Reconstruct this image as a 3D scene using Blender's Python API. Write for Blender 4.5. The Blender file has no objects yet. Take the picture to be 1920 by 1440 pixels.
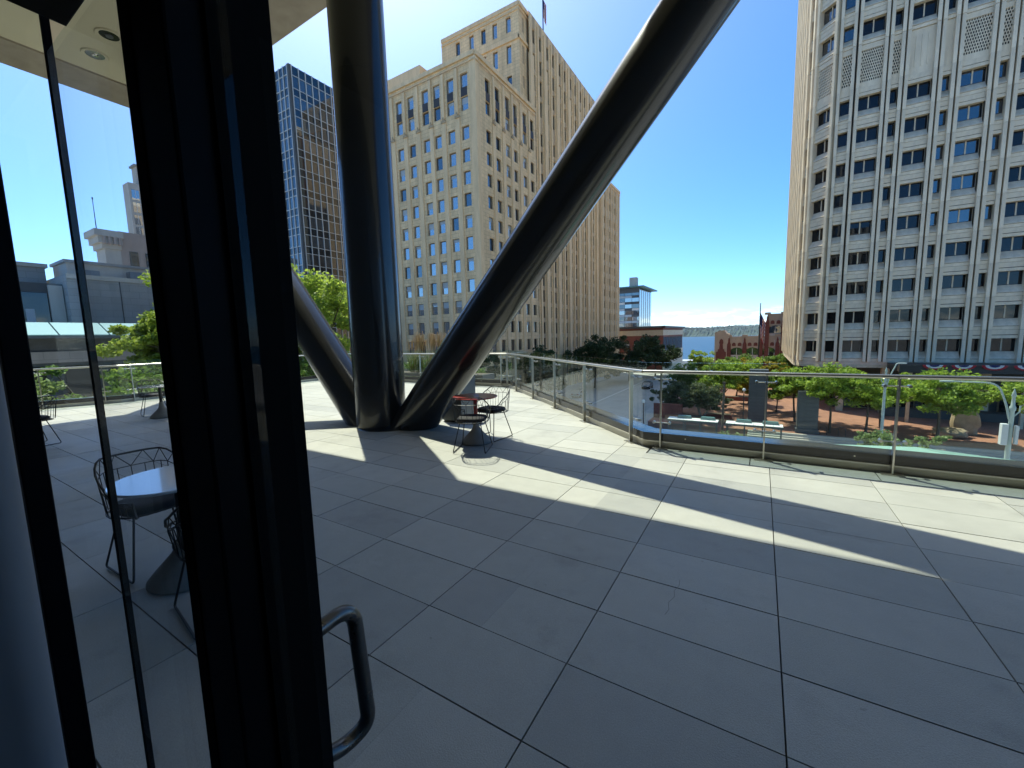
import bpy, math, random
import numpy as np
from math import sin, cos, pi, radians, atan2, hypot
from mathutils import Vector, Matrix

# ------------------------------------------------------------------ camera, sky, sun, exposure
SC = bpy.context.scene
COL = SC.collection
EYE = 1.63
PITCH, ROLL, YAW = radians(6.552), radians(-1.496), radians(31.363)
cam_d = bpy.data.cameras.new('camera')
cam_d.sensor_width = 36.0
cam_d.lens = 36.0 * 766.0 / 1920.0
cam_d.clip_start = 0.02
cam_d.clip_end = 30000
cam = bpy.data.objects.new('camera', cam_d)
COL.objects.link(cam)
_f = Vector((0, cos(PITCH), -sin(PITCH))); _u = Vector((0, sin(PITCH), cos(PITCH))); _r = Vector((1, 0, 0))
_right = cos(ROLL) * _r + sin(ROLL) * _u
_up = -sin(ROLL) * _r + cos(ROLL) * _u
_m = Matrix((_right, _up, -_f)).transposed()
_m = Matrix.Rotation(YAW, 3, 'Z') @ _m
cam.matrix_world = Matrix.Translation((0, 0, EYE)) @ _m.to_4x4()
SC.camera = cam

KX, KY = 0.472, -0.335                       # shadow shift per metre of height
SUN_TO = Vector((-KX, -KY, 1.0)).normalized()
SUN_EL = math.asin(SUN_TO.z)
SUN_AZ = atan2(SUN_TO.x, SUN_TO.y)           # clockwise from +Y

W = bpy.data.worlds.new('World'); SC.world = W; W.use_nodes = True
nt = W.node_tree; nt.nodes.clear()
o = nt.nodes.new('ShaderNodeOutputWorld'); bg = nt.nodes.new('ShaderNodeBackground')
sky = nt.nodes.new('ShaderNodeTexSky'); sky.sky_type = 'NISHITA'; sky.sun_disc = False
sky.sun_elevation = SUN_EL; sky.sun_rotation = SUN_AZ
sky.air_density = 0.5; sky.dust_density = 1.05; sky.ozone_density = 5.2; sky.altitude = 20
bg.inputs['Strength'].default_value = 0.15
hs = nt.nodes.new('ShaderNodeHueSaturation'); hs.inputs['Saturation'].default_value = 1.26; nt.links.new(sky.outputs[0], hs.inputs['Color'])
# low fair-weather clouds all round the horizon
tc = nt.nodes.new('ShaderNodeTexCoord')
sep = nt.nodes.new('ShaderNodeSeparateXYZ'); nt.links.new(tc.outputs['Generated'], sep.inputs[0])
mp = nt.nodes.new('ShaderNodeMapping'); mp.inputs['Scale'].default_value = (26, 26, 95)
nt.links.new(tc.outputs['Generated'], mp.inputs[0])
nz = nt.nodes.new('ShaderNodeTexNoise'); nz.inputs['Scale'].default_value = 1.0; nz.inputs['Detail'].default_value = 5
nz.inputs['Roughness'].default_value = .58
nt.links.new(mp.outputs[0], nz.inputs[0])
r1 = nt.nodes.new('ShaderNodeMapRange'); r1.inputs[1].default_value = .5; r1.inputs[2].default_value = .62
nt.links.new(nz.outputs[0], r1.inputs[0])
r2 = nt.nodes.new('ShaderNodeMapRange'); r2.inputs[1].default_value = .052; r2.inputs[2].default_value = .012
nt.links.new(sep.outputs['Z'], r2.inputs[0])
mu = nt.nodes.new('ShaderNodeMath'); mu.operation = 'MULTIPLY'
nt.links.new(r1.outputs[0], mu.inputs[0]); nt.links.new(r2.outputs[0], mu.inputs[1])
mu2 = nt.nodes.new('ShaderNodeMath'); mu2.operation = 'MULTIPLY'; mu2.inputs[1].default_value = .75
nt.links.new(mu.outputs[0], mu2.inputs[0])
mx = nt.nodes.new('ShaderNodeMixRGB'); mx.inputs[2].default_value = (7.2, 7.3, 7.3, 1)
nt.links.new(mu2.outputs[0], mx.inputs[0]); nt.links.new(hs.outputs[0], mx.inputs[1])
nt.links.new(mx.outputs[0], bg.inputs['Color']); nt.links.new(bg.outputs[0], o.inputs['Surface'])

sun_d = bpy.data.lights.new('sun', 'SUN'); sun_d.energy = 2.5; sun_d.angle = radians(0.53); sun_d.color = (1, .94, .81)
sun = bpy.data.objects.new('sun', sun_d); COL.objects.link(sun)
sun.rotation_euler = SUN_TO.to_track_quat('Z', 'Y').to_euler()
sun.location = SUN_TO * 200
SC.view_settings.view_transform = 'Standard'; SC.view_settings.look = 'None'
SC.view_settings.exposure = 1.43; SC.view_settings.gamma = 1.0
SC.render.engine = 'CYCLES'
SC.cycles.max_bounces = 6; SC.cycles.transparent_max_bounces = 24
SC.cycles.diffuse_bounces = 3; SC.cycles.glossy_bounces = 3; SC.cycles.transmission_bounces = 4
SC.cycles.caustics_reflective = False; SC.cycles.caustics_refractive = False
SC.cycles.sample_clamp_indirect = 6.0

rng = random.Random(7)
HAZE = 0.22e-4

# ------------------------------------------------------------------ helpers
def lk(o_, parent=None):
    COL.objects.link(o_)
    if parent is not None: o_.parent = parent
    return o_
def tag(o_, label=None, cat=None, group=None, kind=None):
    if label: o_['label'] = label
    if cat: o_['category'] = cat
    if group: o_['group'] = group
    if kind: o_['kind'] = kind
    return o_
def thing(name, label, cat, loc=(0, 0, 0), rz=0.0, group=None):
    e = bpy.data.objects.new(name, None); e.empty_display_size = .3
    e.location = loc; e.rotation_euler = (0, 0, rz); lk(e)
    return tag(e, label, cat, group)
def copy_tree(o_, parent=None):
    c = o_.copy(); COL.objects.link(c); c.parent = parent
    for ch in o_.children: copy_tree(ch, c)
    return c

class MB:
    """collects polygons of ONE piece"""
    def __init__(s): s.v = []; s.f = []; s.m = []
    def poly(s, pts, m=0):
        b = len(s.v); s.v += [tuple(p) for p in pts]; s.f.append(tuple(range(b, b + len(pts)))); s.m.append(m)
    def box(s, x0, x1, y0, y1, z0, z1, m=0, skip=''):
        b = len(s.v)
        s.v += [(x0, y0, z0), (x1, y0, z0), (x1, y1, z0), (x0, y1, z0), (x0, y0, z1), (x1, y0, z1), (x1, y1, z1), (x0, y1, z1)]
        F = {'d': (0, 3, 2, 1), 'u': (4, 5, 6, 7), 'f': (0, 1, 5, 4), 'r': (1, 2, 6, 5), 'b': (2, 3, 7, 6), 'l': (3, 0, 4, 7)}
        for k, q in F.items():
            if k not in skip: s.f.append(tuple(b + i for i in q)); s.m.append(m)
        return s
    def prism(s, poly, z0, z1, m=0):
        n = len(poly); b = len(s.v)
        s.v += [(p[0], p[1], z0) for p in poly] + [(p[0], p[1], z1) for p in poly]
        s.f.append(tuple(b + i for i in reversed(range(n)))); s.m.append(m)
        s.f.append(tuple(b + n + i for i in range(n))); s.m.append(m)
        for i in range(n):
            j = (i + 1) % n
            s.f.append((b + i, b + j, b + n + j, b + n + i)); s.m.append(m)
        return s
    def xzprism(s, poly, y0, y1, m=0):
        n = len(poly); b = len(s.v)
        s.v += [(p[0], y0, p[1]) for p in poly] + [(p[0], y1, p[1]) for p in poly]
        s.f.append(tuple(b + i for i in range(n))); s.m.append(m)
        s.f.append(tuple(b + n + i for i in reversed(range(n)))); s.m.append(m)
        for i in range(n):
            j = (i + 1) % n
            s.f.append((b + j, b + i, b + n + i, b + n + j)); s.m.append(m)
        return s
    def tube(s, pts, r, n=8, m=0, closed=False, caps=True):
        pts = [Vector(p) for p in pts]; N = len(pts)
        rs = r if isinstance(r, (list, tuple)) else [r] * N
        T = []
        for i in range(N):
            a = pts[(i - 1) % N] if (closed or i > 0) else pts[i]
            c = pts[(i + 1) % N] if (closed or i < N - 1) else pts[i]
            T.append((c - a).normalized())
        ref = Vector((0, 0, 1)) if abs(T[0].z) < .9 else Vector((1, 0, 0))
        nrm = (ref - T[0] * ref.dot(T[0])).normalized()
        b = len(s.v)
        for i in range(N):
            nrm = (nrm - T[i] * nrm.dot(T[i]))
            nrm = nrm.normalized() if nrm.length > 1e-6 else T[i].orthogonal().normalized()
            bi = T[i].cross(nrm)
            for k in range(n):
                a = 2 * pi * k / n
                s.v.append(tuple(pts[i] + (nrm * cos(a) + bi * sin(a)) * rs[i]))
        for i in range(N if closed else N - 1):
            j = (i + 1) % N
            for k in range(n):
                l = (k + 1) % n
                s.f.append((b + i * n + k, b + i * n + l, b + j * n + l, b + j * n + k)); s.m.append(m)
        if caps and not closed:
            s.f.append(tuple(b + k for k in reversed(range(n)))); s.m.append(m)
            s.f.append(tuple(b + (N - 1) * n + k for k in range(n))); s.m.append(m)
        return s
    def lathe(s, prof, n=24, cx=0, cy=0, m=0):
        b = len(s.v)
        for (r, z) in prof:
            for k in range(n):
                a = 2 * pi * k / n; s.v.append((cx + r * cos(a), cy + r * sin(a), z))
        for i in range(len(prof) - 1):
            for k in range(n):
                l = (k + 1) % n
                s.f.append((b + i * n + k, b + i * n + l, b + (i + 1) * n + l, b + (i + 1) * n + k)); s.m.append(m)
        s.f.append(tuple(b + k for k in reversed(range(n)))); s.m.append(m)
        e = b + (len(prof) - 1) * n
        s.f.append(tuple(e + k for k in range(n))); s.m.append(m)
        return s
    def mesh(s, name, mats, smooth=None):
        me = bpy.data.meshes.new(name)
        me.from_pydata(s.v, [], s.f)
        for mt in (mats if isinstance(mats, (list, tuple)) else [mats]): me.materials.append(mt)
        if max(s.m, default=0) > 0: me.polygons.foreach_set('material_index', s.m)
        if smooth is not None:
            me.polygons.foreach_set('use_smooth', [True] * len(s.f))
            me.set_sharp_from_angle(angle=radians(smooth))
        me.update()
        return me
    def build(s, name, mats, parent=None, loc=(0, 0, 0), rz=0.0, smooth=None, bevel=0):
        ob = bpy.data.objects.new(name, s.mesh(name, mats, smooth))
        ob.location = loc; ob.rotation_euler = (0, 0, rz); lk(ob, parent)
        if bevel:
            bv = ob.modifiers.new('bevel', 'BEVEL'); bv.width = bevel; bv.segments = 2; bv.limit_method = 'ANGLE'
        return ob
def inst(name, me, parent, loc, rz=0.0):
    ob = bpy.data.objects.new(name, me); ob.location = loc; ob.rotation_euler = (0, 0, rz)
    return lk(ob, parent)
def structure(ob, label=None, cat=None): return tag(ob, label, cat, kind='structure')

# ------------------------------------------------------------------ materials
def new_mat(name):
    m = bpy.data.materials.new(name); m.use_nodes = True
    return m, m.node_tree, m.node_tree.nodes['Principled BSDF']
def pmat(name, base, rough=.6, metal=0.0, var=0.0, vscale=3.0, bump=0.0, bscale=30.0, spec=.5, coat=0.0, streak=None, dirt=None, world=False):
    """principled + soft mottling in object space (+ optional vertical streaks, dirt spots)"""
    m, t, p = new_mat(name)
    p.inputs['Roughness'].default_value = rough; p.inputs['Metallic'].default_value = metal
    p.inputs['Specular IOR Level'].default_value = spec; p.inputs['Coat Weight'].default_value = coat
    p.inputs['Base Color'].default_value = (*base, 1)
    if var or bump:
        c = t.nodes.new('ShaderNodeTexCoord'); SRC = c.outputs['Object']
        if world: SRC = t.nodes.new('ShaderNodeNewGeometry').outputs['Position']
    if var:
        n = t.nodes.new('ShaderNodeTexNoise'); n.inputs['Scale'].default_value = vscale; n.inputs['Detail'].default_value = 6
        n.inputs['Roughness'].default_value = .6
        src = SRC
        if streak:
            mp_ = t.nodes.new('ShaderNodeMapping'); mp_.inputs['Scale'].default_value = streak
            t.links.new(src, mp_.inputs[0]); src = mp_.outputs[0]
        t.links.new(src, n.inputs['Vector'])
        r = t.nodes.new('ShaderNodeMapRange'); r.inputs[1].default_value = .3; r.inputs[2].default_value = .7
        r.inputs[3].default_value = 1 - var; r.inputs[4].default_value = 1 + var
        t.links.new(n.outputs[0], r.inputs[0])
        mul = t.nodes.new('ShaderNodeMixRGB'); mul.blend_type = 'MULTIPLY'; mul.inputs[0].default_value = 1
        mul.inputs[1].default_value = (*base, 1); t.links.new(r.outputs[0], mul.inputs[2])
        last = mul.outputs[0]
        if dirt:
            n2 = t.nodes.new('ShaderNodeTexNoise'); n2.inputs['Scale'].default_value = dirt[0]; n2.inputs['Detail'].default_value = 8
            n2.inputs['Roughness'].default_value = .72
            t.links.new(SRC, n2.inputs['Vector'])
            r_ = t.nodes.new('ShaderNodeMapRange'); r_.inputs[1].default_value = dirt[1]; r_.inputs[2].default_value = dirt[1] + .09
            r_.inputs[4].default_value = dirt[2]
            t.links.new(n2.outputs[0], r_.inputs[0])
            d = t.nodes.new('ShaderNodeMixRGB'); d.inputs[2].default_value = (base[0] * .45, base[1] * .43, base[2] * .4, 1)
            t.links.new(r_.outputs[0], d.inputs[0]); t.links.new(last, d.inputs[1]); last = d.outputs[0]
        t.links.new(last, p.inputs['Base Color'])
    if bump:
        nb = t.nodes.new('ShaderNodeTexNoise'); nb.inputs['Scale'].default_value = bscale; nb.inputs['Detail'].default_value = 4
        t.links.new(SRC, nb.inputs['Vector'])
        bn = t.nodes.new('ShaderNodeBump'); bn.inputs['Strength'].default_value = bump; bn.inputs['Distance'].default_value = .02
        t.links.new(nb.outputs[0], bn.inputs['Height']); t.links.new(bn.outputs[0], p.inputs['Normal'])
    return m
def glass_mat(name, tint=(.95, .98, .96), refl=1.0, rough=0.0):
    """thin clear pane: transparent, Fresnel mirror"""
    m = bpy.data.materials.new(name); m.use_nodes = True; t = m.node_tree; t.nodes.clear()
    out = t.nodes.new('ShaderNodeOutputMaterial'); mix = t.nodes.new('ShaderNodeMixShader')
    tr = t.nodes.new('ShaderNodeBsdfTransparent'); tr.inputs[0].default_value = (*tint, 1)
    gl = t.nodes.new('ShaderNodeBsdfGlossy'); gl.inputs['Roughness'].default_value = rough
    lw = t.nodes.new('ShaderNodeLayerWeight'); lw.inputs[0].default_value = .5        # Schlick, the same from both sides
    pw = t.nodes.new('ShaderNodeMath'); pw.operation = 'POWER'; pw.inputs[1].default_value = 5
    mm = t.nodes.new('ShaderNodeMath'); mm.operation = 'MULTIPLY_ADD'; mm.inputs[1].default_value = .9 * refl; mm.inputs[2].default_value = .04 * refl
    t.links.new(lw.outputs['Facing'], pw.inputs[0]); t.links.new(pw.outputs[0], mm.inputs[0]); t.links.new(mm.outputs[0], mix.inputs[0])
    t.links.new(tr.outputs[0], mix.inputs[1]); t.links.new(gl.outputs[0], mix.inputs[2]); t.links.new(mix.outputs[0], out.inputs[0])
    return m
def window_mat(name, base, refl, wave=.25, wscale=.5, tint=(1, 1, 1)):
    """opaque dark window glass with a mirror coat and slightly wavy panes"""
    m = bpy.data.materials.new(name); m.use_nodes = True; t = m.node_tree; t.nodes.clear()
    out = t.nodes.new('ShaderNodeOutputMaterial'); mix = t.nodes.new('ShaderNodeMixShader')
    df = t.nodes.new('ShaderNodeBsdfDiffuse'); df.inputs[0].default_value = (*base, 1)
    gl = t.nodes.new('ShaderNodeBsdfGlossy'); gl.inputs['Roughness'].default_value = .02; gl.inputs[0].default_value = (*tint, 1)
    lw0 = t.nodes.new('ShaderNodeLayerWeight'); lw0.inputs[0].default_value = .5
    lw = t.nodes.new('ShaderNodeMath'); lw.operation = 'POWER'; lw.inputs[1].default_value = 4; t.links.new(lw0.outputs['Facing'], lw.inputs[0])
    mr = t.nodes.new('ShaderNodeMapRange'); mr.inputs[3].default_value = refl; mr.inputs[4].default_value = min(1, refl + .5)
    t.links.new(lw.outputs[0], mr.inputs[0]); t.links.new(mr.outputs[0], mix.inputs[0])
    if wave:
        oi = t.nodes.new('ShaderNodeObjectInfo'); c = t.nodes.new('ShaderNodeTexCoord')
        add = t.nodes.new('ShaderNodeVectorMath'); add.operation = 'ADD'
        sc_ = t.nodes.new('ShaderNodeVectorMath'); sc_.operation = 'SCALE'; sc_.inputs['Scale'].default_value = 37.0
        t.links.new(oi.outputs['Random'], sc_.inputs[0]); t.links.new(c.outputs['Object'], add.inputs[0]); t.links.new(sc_.outputs[0], add.inputs[1])
        n = t.nodes.new('ShaderNodeTexNoise'); n.inputs['Scale'].default_value = wscale; n.inputs['Detail'].default_value = 1
        t.links.new(add.outputs[0], n.inputs['Vector'])
        b = t.nodes.new('ShaderNodeBump'); b.inputs['Strength'].default_value = wave; b.inputs['Distance'].default_value = .06
        t.links.new(n.outputs[0], b.inputs['Height']); t.links.new(b.outputs[0], gl.inputs['Normal'])
    t.links.new(df.outputs[0], mix.inputs[1]); t.links.new(gl.outputs[0], mix.inputs[2]); t.links.new(mix.outputs[0], out.inputs[0])
    return m
def leaf_mat(name, c1, c2, trans=.35):
    m = bpy.data.materials.new(name); m.use_nodes = True; t = m.node_tree; t.nodes.clear()
    out = t.nodes.new('ShaderNodeOutputMaterial'); mix = t.nodes.new('ShaderNodeMixShader'); mix.inputs[0].default_value = trans
    g = t.nodes.new('ShaderNodeNewGeometry'); cr = t.nodes.new('ShaderNodeMixRGB')
    cr.inputs[1].default_value = (*c1, 1); cr.inputs[2].default_value = (*c2, 1)
    t.links.new(g.outputs['Random Per Island'], cr.inputs[0])
    df = t.nodes.new('ShaderNodeBsdfPrincipled'); df.inputs['Roughness'].default_value = .55; df.inputs['Specular IOR Level'].default_value = .3
    tl = t.nodes.new('ShaderNodeBsdfTranslucent')
    hs = t.nodes.new('ShaderNodeHueSaturation'); hs.inputs['Value'].default_value = 1.6; hs.inputs['Hue'].default_value = .485
    t.links.new(cr.outputs[0], df.inputs[0]); t.links.new(cr.outputs[0], hs.inputs['Color']); t.links.new(hs.outputs[0], tl.inputs[0])
    t.links.new(df.outputs[0], mix.inputs[1]); t.links.new(tl.outputs[0], mix.inputs[2]); t.links.new(mix.outputs[0], out.inputs[0])
    return m
def ashlar_mat(name, base, w=1.1, h=.55, var=.1, mortar=.55, streak=.12):
    """stone facing: courses too fine to pick apart at this distance; brick texture in wall space (object x, z)"""
    m, t, p = new_mat(name); p.inputs['Roughness'].default_value = .8
    c = t.nodes.new('ShaderNodeTexCoord'); s_ = t.nodes.new('ShaderNodeSeparateXYZ'); k = t.nodes.new('ShaderNodeCombineXYZ')
    t.links.new(c.outputs['Object'], s_.inputs[0]); 
    ad = t.nodes.new('ShaderNodeMath'); ad.operation = 'ADD'; t.links.new(s_.outputs[0], ad.inputs[0]); t.links.new(s_.outputs[1], ad.inputs[1])
    t.links.new(ad.outputs[0], k.inputs[0]); t.links.new(s_.outputs[2], k.inputs[1])
    b = t.nodes.new('ShaderNodeTexBrick'); b.inputs['Scale'].default_value = 1.0
    b.inputs['Brick Width'].default_value = w; b.inputs['Row Height'].default_value = h; b.inputs['Mortar Size'].default_value = .025
    b.inputs['Mortar Smooth'].default_value = .3
    b.inputs['Color1'].default_value = (*[x * (1 + var) for x in base], 1); b.inputs['Color2'].default_value = (*[x * (1 - var) for x in base], 1)
    b.inputs['Mortar'].default_value = (*[x * mortar for x in base], 1)
    t.links.new(k.outputs[0], b.inputs['Vector'])
    n = t.nodes.new('ShaderNodeTexNoise'); mp_ = t.nodes.new('ShaderNodeMapping'); mp_.inputs['Scale'].default_value = (.9, .9, .09)
    n.inputs['Scale'].default_value = 1.0; n.inputs['Detail'].default_value = 6
    t.links.new(c.outputs['Object'], mp_.inputs[0]); t.links.new(mp_.outputs[0], n.inputs['Vector'])
    r = t.nodes.new('ShaderNodeMapRange'); r.inputs[1].default_value = .3; r.inputs[2].default_value = .7
    r.inputs[3].default_value = 1 - streak; r.inputs[4].default_value = 1 + streak
    t.links.new(n.outputs[0], r.inputs[0])
    mul = t.nodes.new('ShaderNodeMixRGB'); mul.blend_type = 'MULTIPLY'; mul.inputs[0].default_value = 1
    t.links.new(b.outputs[0], mul.inputs[1]); t.links.new(r.outputs[0], mul.inputs[2]); t.links.new(mul.outputs[0], p.inputs[0])
    return m

M = {}
def paver_mat(name, base, off):
    m, t, p = new_mat(name)
    g_ = t.nodes.new('ShaderNodeNewGeometry'); ad = t.nodes.new('ShaderNodeVectorMath'); ad.operation = 'ADD'; ad.inputs[1].default_value = (off, off * .7, 0)
    t.links.new(g_.outputs['Position'], ad.inputs[0])
    col = None
    def noise(scale, detail, rough, lo, hi, a, b):
        n = t.nodes.new('ShaderNodeTexNoise'); n.inputs['Scale'].default_value = scale; n.inputs['Detail'].default_value = detail; n.inputs['Roughness'].default_value = rough
        t.links.new((g_.outputs['Position'] if scale < 2.5 else ad.outputs[0]), n.inputs['Vector'])
        r = t.nodes.new('ShaderNodeMapRange'); r.inputs[1].default_value = lo; r.inputs[2].default_value = hi; r.inputs[3].default_value = a; r.inputs[4].default_value = b
        t.links.new(n.outputs[0], r.inputs[0]); return r.outputs[0]
    fac = [noise(.55, 5, .55, .3, .7, .90, 1.10), noise(1.4, 7, .7, .56, .66, 1.0, .86), noise(6, 6, .65, .3, .7, .95, 1.05), noise(170, 2, .5, .3, .7, .90, 1.10), noise(.9, 8, .75, .62, .64, 1.0, 1.07), noise(9, 4, .6, .70, .74, 1.0, .70)]
    last = fac[0]
    for f_ in fac[1:]:
        m_ = t.nodes.new('ShaderNodeMath'); m_.operation = 'MULTIPLY'; t.links.new(last, m_.inputs[0]); t.links.new(f_, m_.inputs[1]); last = m_.outputs[0]
    mul = t.nodes.new('ShaderNodeMixRGB'); mul.blend_type = 'MULTIPLY'; mul.inputs[0].default_value = 1; mul.inputs[1].default_value = (*base, 1)
    t.links.new(last, mul.inputs[2]); t.links.new(mul.outputs[0], p.inputs['Base Color'])
    t.links.new(noise(1.1, 5, .6, .3, .7, .5, .75), p.inputs['Roughness'])
    nb = t.nodes.new('ShaderNodeTexNoise'); nb.inputs['Scale'].default_value = 150; t.links.new(ad.outputs[0], nb.inputs['Vector'])
    bn = t.nodes.new('ShaderNodeBump'); bn.inputs['Strength'].default_value = .15; bn.inputs['Distance'].default_value = .01
    t.links.new(nb.outputs[0], bn.inputs['Height']); t.links.new(bn.outputs[0], p.inputs['Normal'])
    return m
M['paver'] = paver_mat('paver_concrete', (.392, .39, .348), 0)
M['paver2'] = paver_mat('paver_concrete_pale', (.425, .42, .375), 13.7)
M['paver3'] = paver_mat('paver_concrete_cool', (.352, .352, .32), 31.1)
M['slab'] = pmat('slab_dark', (.05, .05, .05), .9)
M['granite'] = pmat('granite_edge_paver', (.27, .29, .28), .5, var=.08, vscale=12)
M['steel'] = pmat('stainless_steel', (.56, .54, .49), .32, 1.0, var=.05, vscale=4)
M['steel_dark'] = pmat('stainless_pull', (.12, .115, .11), .3, 1.0, var=.08, vscale=20)
M['curb'] = pmat('curb_metal_panel', (.62, .575, .47), .55, 0, var=.06, vscale=3)
M['black_cap'] = pmat('black_coping', (.022, .022, .024), .22, 0, var=.1, vscale=6, spec=.55)
M['rail_glass'] = glass_mat('rail_glass', (.93, .975, .95), 1.0)
M['door_glass'] = glass_mat('door_glass', (.953, .992, .962), .5)
M['black_frame'] = pmat('black_anodised', (.003, .003, .004), .5, 0, spec=.06)
M['rubber'] = pmat('black_seal', (.004, .004, .004), .8, spec=.05)
M['column'] = pmat('charcoal_steel_paint', (.02, .0205, .0215), .3, .3, var=.03, vscale=.5, spec=.5, coat=.35)
def worn_paint(m, lo, hi, scale):
    t = m.node_tree; p = t.nodes['Principled BSDF']; c = t.nodes.new('ShaderNodeTexCoord'); n = t.nodes.new('ShaderNodeTexNoise'); n.inputs['Scale'].default_value = scale; n.inputs['Detail'].default_value = 7
    n.inputs['Roughness'].default_value = .7; t.links.new(c.outputs['Object'], n.inputs['Vector']); r = t.nodes.new('ShaderNodeMapRange'); r.inputs[1].default_value = .3; r.inputs[2].default_value = .7; r.inputs[3].default_value = lo; r.inputs[4].default_value = hi
    t.links.new(n.outputs[0], r.inputs[0]); t.links.new(r.outputs[0], p.inputs['Roughness'])
worn_paint(M['column'], .23, .27, 2.5); worn_paint(M['steel_dark'], .2, .5, 25)
M['soffit'] = pmat('cream_soffit', (.74, .67, .49), .8, var=.03, vscale=.6)
M['concrete'] = pmat('concrete_edge', (.40, .34, .27), .85, var=.12, vscale=2.5, bump=.2, bscale=20)
M['room'] = pmat('dark_room', (.03, .03, .032), .8)
M['pillar'] = pmat('grey_pillar', (.17, .185, .21), .6, var=.05, vscale=3)
M['chrome'] = pmat('lamp_reflector', (.7, .68, .62), .25, 1.0)
M['black_wire'] = pmat('black_wire', (.012, .012, .013), .4, 0)
M['cushion'] = pmat('black_cushion', (.014, .014, .017), .8, var=.2, vscale=9, bump=.2, bscale=200)
M['red'] = pmat('red_tabletop', (.30, .012, .012), .35, coat=.3)
M['sky_sheen_top'] = pmat('sky_sheen_tabletop', (.62, .66, .70), .12, coat=.6, spec=.7)  # pale blue base paints in the sky reflected by the top
M['pedestal'] = pmat('cast_concrete', (.23, .22, .20), .8, var=.12, vscale=9, bump=.2, bscale=60)
M['bin'] = pmat('grey_bin', (.13, .14, .15), .4, .5, var=.06, vscale=3)
M['exch'] = ashlar_mat('tan_stone', (.78, .545, .29), 1.15, .6, .07, .6, .17)
M['exch_trim'] = pmat('tan_stone_pier', (.80, .56, .305), .8, var=.16, vscale=1.2, streak=(1, 1, .15))
M['exch_dark'] = pmat('tan_stone_dark', (.46, .33, .19), .85, var=.25, vscale=2.0)
M['spandrel'] = pmat('bronze_spandrel', (.06, .05, .045), .6, .2)
M['winframe'] = pmat('dark_window_frame', (.02, .02, .022), .5)
M['win_sky'] = window_mat('window_mirror', (.20, .22, .225), .40, .06, .6)
M['win_mid'] = window_mat('window_dim', (.03, .035, .04), .22, .3, .7)
M['win_dark'] = window_mat('window_dark', (.012, .012, .013), .06, .25, .6)
M['win_blind'] = pmat('window_blind', (.42, .46, .47), .5)
M['precast'] = pmat('precast_concrete', (.72, .595, .42), .85, var=.16, vscale=1.0, streak=(1, 1, .35), bump=.15, bscale=14)
M['precast2'] = pmat('precast_concrete_sill', (.66, .545, .39), .85, var=.18, vscale=1.6)
M['gap'] = pmat('joint_shadow_gap', (.05, .047, .045), .9)
M['jack_glass'] = window_mat('tower_window', (.010, .011, .012), .035, .1, .4)
M['jack_glass2'] = window_mat('tower_window_blue', (.012, .014, .017), .17, .1, .4)
M['mullion'] = pmat('pale_aluminium', (.62, .60, .54), .5, .2)
M['ct_glass'] = window_mat('curtain_glass', (.012, .018, .026), .15, .1, .3)
M['ct_glass2'] = window_mat('curtain_glass_pale', (.03, .043, .055), .17, .1, .3)
M['ct_span'] = window_mat('curtain_spandrel', (.008, .014, .02), .10, .06, .3)
M['asphalt'] = pmat('asphalt', (.09, .09, .09), .9, var=.15, vscale=.4)
M['road_conc'] = pmat('concrete_road', (.40, .39, .365), .9, var=.1, vscale=.35)
M['sidewalk'] = pmat('sidewalk', (.45, .43, .40), .9, var=.08, vscale=.5)
M['paint'] = pmat('road_paint', (.75, .75, .72), .8)
M['ground'] = pmat('city_ground', (.32, .31, .29), .95, var=.2, vscale=.02)
M['granite_step'] = pmat('step_stone', (.46, .42, .36), .85, var=.08, vscale=.6)
def brick_plaza():
    m, t, p = new_mat('brick_paving'); p.inputs['Roughness'].default_value = .9
    c = t.nodes.new('ShaderNodeTexCoord')
    b = t.nodes.new('ShaderNodeTexBrick'); b.inputs['Scale'].default_value = 1; b.inputs['Brick Width'].default_value = .6; b.inputs['Row Height'].default_value = .3
    b.inputs['Mortar Size'].default_value = .012
    b.inputs['Color1'].default_value = (.40, .185, .12, 1); b.inputs['Color2'].default_value = (.33, .145, .092, 1); b.inputs['Mortar'].default_value = (.22, .12, .09, 1)
    t.links.new(c.outputs['Object'], b.inputs['Vector'])
    n = t.nodes.new('ShaderNodeTexNoise'); n.inputs['Scale'].default_value = .16; n.inputs['Detail'].default_value = 7
    t.links.new(c.outputs['Object'], n.inputs['Vector'])
    r = t.nodes.new('ShaderNodeMapRange'); r.inputs[1].default_value = .3; r.inputs[2].default_value = .7; r.inputs[3].default_value = .78; r.inputs[4].default_value = 1.2
    t.links.new(n.outputs[0], r.inputs[0])
    mul = t.nodes.new('ShaderNodeMixRGB'); mul.blend_type = 'MULTIPLY'; mul.inputs[0].default_value = 1
    t.links.new(b.outputs[0], mul.inputs[1]); t.links.new(r.outputs[0], mul.inputs[2]); t.links.new(mul.outputs[0], p.inputs[0])
    return m
M['brick_plaza'] = brick_plaza()
M['redbrick'] = ashlar_mat('red_brick', (.21, .065, .045), .5, .16, .12, .8, .12)
M['terracotta'] = pmat('cream_terracotta', (.55, .44, .31), .75, var=.1, vscale=.8)
M['white_panel'] = pmat('white_spandrel', (.66, .63, .57), .7, var=.06, vscale=2)
M['darkstone'] = pmat('dark_stone', (.075, .08, .08), .7, var=.15, vscale=1.2)
M['greystone'] = ashlar_mat('grey_stone', (.30, .285, .26), 1.6, .7, .07, .75, .12)
M['limestone'] = pmat('limestone', (.47, .42, .35), .85, var=.12, vscale=.5, streak=(1, 1, .3))
M['rosestone'] = pmat('rose_stone', (.40, .31, .25), .85, var=.08, vscale=.6)
M['bronze'] = pmat('bronze_door_frame', (.30, .20, .11), .5, .3)
M['lamp_paint'] = pmat('pale_green_lamp', (.40, .47, .44), .55, var=.06, vscale=4)
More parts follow.
